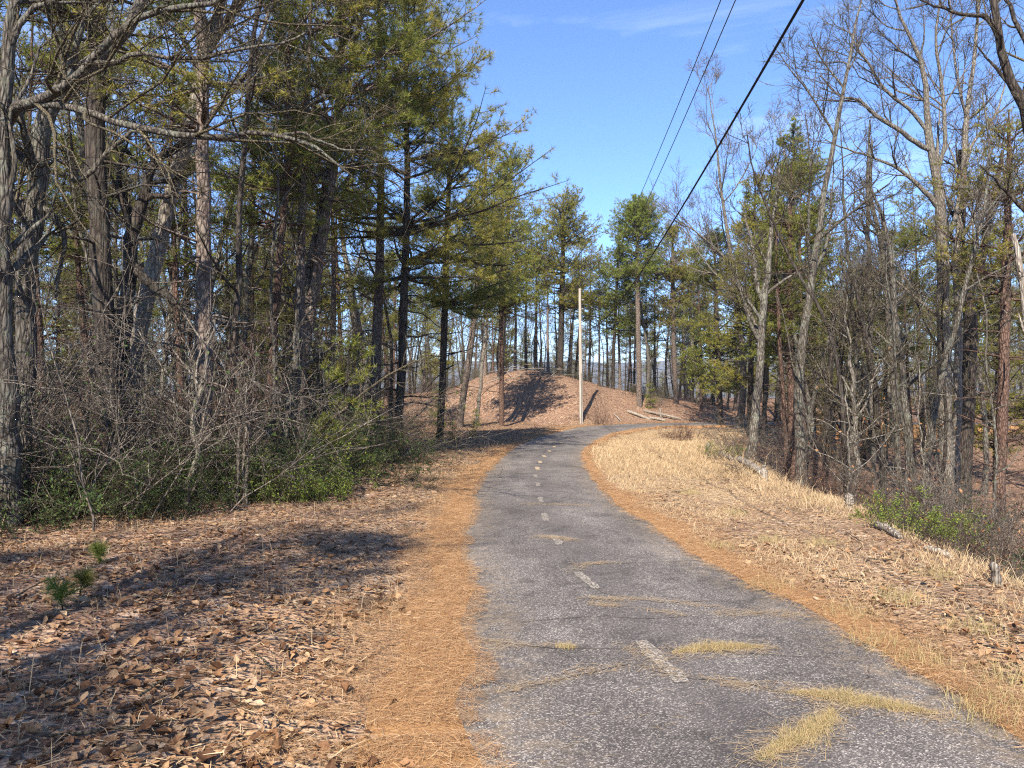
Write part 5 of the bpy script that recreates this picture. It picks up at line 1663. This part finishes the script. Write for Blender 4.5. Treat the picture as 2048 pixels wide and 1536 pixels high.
stub(1530, 968, 15.2, .06, .32, 'pale split post stub at the end of the fallen rail', (-.1, 0))
stub(1416, 905, 23, .08, .34, 'grey rotten post stub beside the low green shrub')
stub(1698, 1030, 11.2, .07, .24, 'grey post stub beside the rusty weed clump')
stub(1999, 1150, 7.3, .045, .2, 'white post stub at the right edge of the photo', (-.35, 0))
def rail(a, b, r, label, lift=.12):
    A = gp(*a[:2], lift, a[2]); Bq = gp(*b[:2], lift * .8, b[2])
    m = tuple((np.array(A) + np.array(Bq)) / 2 + np.array([0, 0, .02]))
    timber('fallen_rail', label, 'rail', [A, m, Bq], [r, r * 1.05, r * .85], rough=.14, sides=8)


rail((1440, 905, 22.0), (1480, 930, 18.6), .07, 'pale fallen rail furthest up the right verge edge', .14)
rail((1478, 935, 18.4), (1522, 955, 15.6), .075, 'pale fallen rail leaning on the split post stub', .2)
rail((1452, 940, 18.2), (1500, 957, 16.0), .05, 'thin grey rail lying below the leaning one', .06)
rail((1755, 1052, 9.9), (1800, 1082, 9.0), .05, 'weathered rail half buried at the edge near the yellow green shrub', .05)
rail((1850, 1100, 8.3), (1905, 1112, 8.0), .03, 'thin broken rail piece lying left of the white post stub', .04)
for i, (a, b, r, lab) in enumerate([((1255, 795, 55), (1300, 812, 54), .11, 'pale log lying on the mound beside the round topped pine'), ((1300, 812, 54.5), (1330, 834, 53.5), .10, 'pale log pointing down to the road at the right end of the mound'),
                                    ((1288, 800, 56), (1362, 830, 54.8), .09, 'long bleached log uppermost on the right end of the mound'), ((1228, 826, 54), (1242, 842, 52.6), .05, 'short white stick on the bank right of the utility pole'),
                                    ((1320, 800, 56), (1322, 826, 55), .07, 'upright bleached stump among the logs')]):
    A = pix(*a[:2], a[2]); A[2] = gz(A[0], A[1]) + r * (1 if i != 4 else 6); Bq = pix(*b[:2], b[2]); Bq[2] = gz(Bq[0], Bq[1]) + r * .8
    timber('log' if i != 3 else 'stick', lab, 'log' if i != 3 else 'stick', [A, (A + Bq) / 2 + np.array([0, 0, .03]), Bq], [r, r, r * .8], rough=.1)
# slash heap on top of the mound
g = np.random.default_rng(77)
for i in range(26):
    u = g.uniform(990, 1120); d = g.uniform(55, 59.5)
    x = (u - 1024) / F * d; z = gz(x, d)
    L = g.uniform(.8, 2.6); az = g.uniform(0, 3.14)
    A = np.array([x, d, z + g.uniform(.05, .3)]); E = A + np.array([math.cos(az) * L, math.sin(az) * L * .4, 0]); E[2] = gz(E[0], E[1]) + g.uniform(.05, .6)
    timber('brush_stick', 'bleached stick in the slash heap on top of the mound', 'stick', [A, (A + E) / 2 + np.array([0, 0, .05]), E], [.03, .025, .012], sides=5, group='sticks in the slash heap on the mound')
for i in range(30):
    side = i % 3
    if side < 2:
        y = g.uniform(3.2, 16); x = float(np.interp(y, RL[:, 1][:200], RL[:, 0][:200])) - g.uniform(.8, 4.5)
    else:
        y = g.uniform(3.5, 14); x = float(np.interp(y, RR[:, 1][:200], RR[:, 0][:200])) + g.uniform(.6, 2.2)
    L = g.uniform(.2, .75); az = g.uniform(0, 3.14)
    A = np.array([x, y, gz(x, y) + .03]); E = A + np.array([math.cos(az) * L, math.sin(az) * L, 0]); E[2] = gz(E[0], E[1]) + .035
    lr = 'left' if side < 2 else 'right'
    timber('twig', f'short fallen twig lying among the leaves on the {lr} verge', 'twig', [A, (A + E) / 2 + g.normal(0, .02, 3), E], [.007, .006, .004], 'twig', 5, f'fallen twigs on the {lr} verge')

# ------------------------------------------------------------------ the nearest fallen leaves, one by one
def oak_leaf(seed):
    g = np.random.default_rng(seed)
    n = 7
    t = np.linspace(0, 1, n)
    w = .40 * np.sin(math.pi * (t * .92 + .04)) ** .8 * (1 + .28 * np.cos(t * 19 + g.uniform(0, 6)))
    cu = g.normal(.35, .3); tw = g.normal(0, .5); bend = g.normal(.25, .35)
    v = []
    for i in range(n):
        zc = bend * (t[i] - .5) ** 2 * 1.2
        a = tw * t[i]
        for s in (-1, -.5, 0, .5, 1):
            y = s * w[i] * g.uniform(.85, 1.15)
            z = zc + cu * (abs(s) ** 1.6) * w[i]
            v.append((t[i] - .5, y * math.cos(a) - z * math.sin(a) * .6, abs(y * math.sin(a)) + z))
    q = [[i * 5 + j, i * 5 + j + 1, (i + 1) * 5 + j + 1, (i + 1) * 5 + j] for i in range(n - 1) for j in range(4)]
    v = np.array(v); v[:, 2] -= v[:, 2].min()
    B = Bag(); B.add(v, q, None, 0, np.full(len(v), g.random()), True)
    st = np.array([[[-.5, 0, v[2 * 1, 2]], [-.62, .02, .02], [-.72, .05, .0]]]); B.tubes(st, np.full((1, 3), .012), 3, 0, np.array([.1]))
    return B.mesh('fallen_leaf', [M['dead_leaf']])


LM = [oak_leaf(400 + i) for i in range(14)]
g = np.random.default_rng(55)
c = 0
while c < 290:
    if c < 215:
        y = 2.9 + 3.6 * g.random() ** 1.3; xl = float(np.interp(y, RL[:, 1][:120], RL[:, 0][:120])); x = xl - .35 - g.random() ** .8 * (y * .68 + xl)
        lab, grp = 'curled brown leaf lying in the left foreground', 'fallen leaves in the left foreground'
    else:
        y = 3.4 + 3.6 * g.random(); xr = float(np.interp(y, RR[:, 1][:120], RR[:, 0][:120])); x = xr + .25 + g.random() * 2.2
        lab, grp = 'curled tan leaf lying on the right verge in the foreground', 'fallen leaves in the right foreground'
        if abs(x) > y * .68: continue
    o = obj('fallen_leaf', LM[g.integers(0, len(LM))], None, (x, y, gz(x, y) + g.uniform(.012, .035)))
    s = g.uniform(.045, .085)
    o.scale = (s, s, s); o.rotation_euler = (g.normal(0, .35), g.normal(0, .35), g.uniform(0, 6.28))
    if g.random() < .3: o.rotation_euler[0] += math.pi
    tag(o, lab, 'leaf', grp)
    c += 1


# ------------------------------------------------------------------ the air between here and the far hills
hm = bpy.data.materials.new('pale haze'); hm.use_nodes = True
nt = hm.node_tree; nt.nodes.clear()
ho = nt.nodes.new('ShaderNodeOutputMaterial'); hp = nt.nodes.new('ShaderNodeVolumePrincipled')
hp.inputs['Color'].default_value = (.80, .88, 1.0, 1); hp.inputs['Density'].default_value = .00022; hp.inputs['Anisotropy'].default_value = .1
nt.links.new(hp.outputs[0], ho.inputs['Volume'])
B = Bag(); box_bag(B, (0, 2000, 30), (9600, 5000, 230))
stuff(obj('haze', B.mesh('haze', [hm])), 'thin pale haze in the air turning the far hills blue', 'haze')
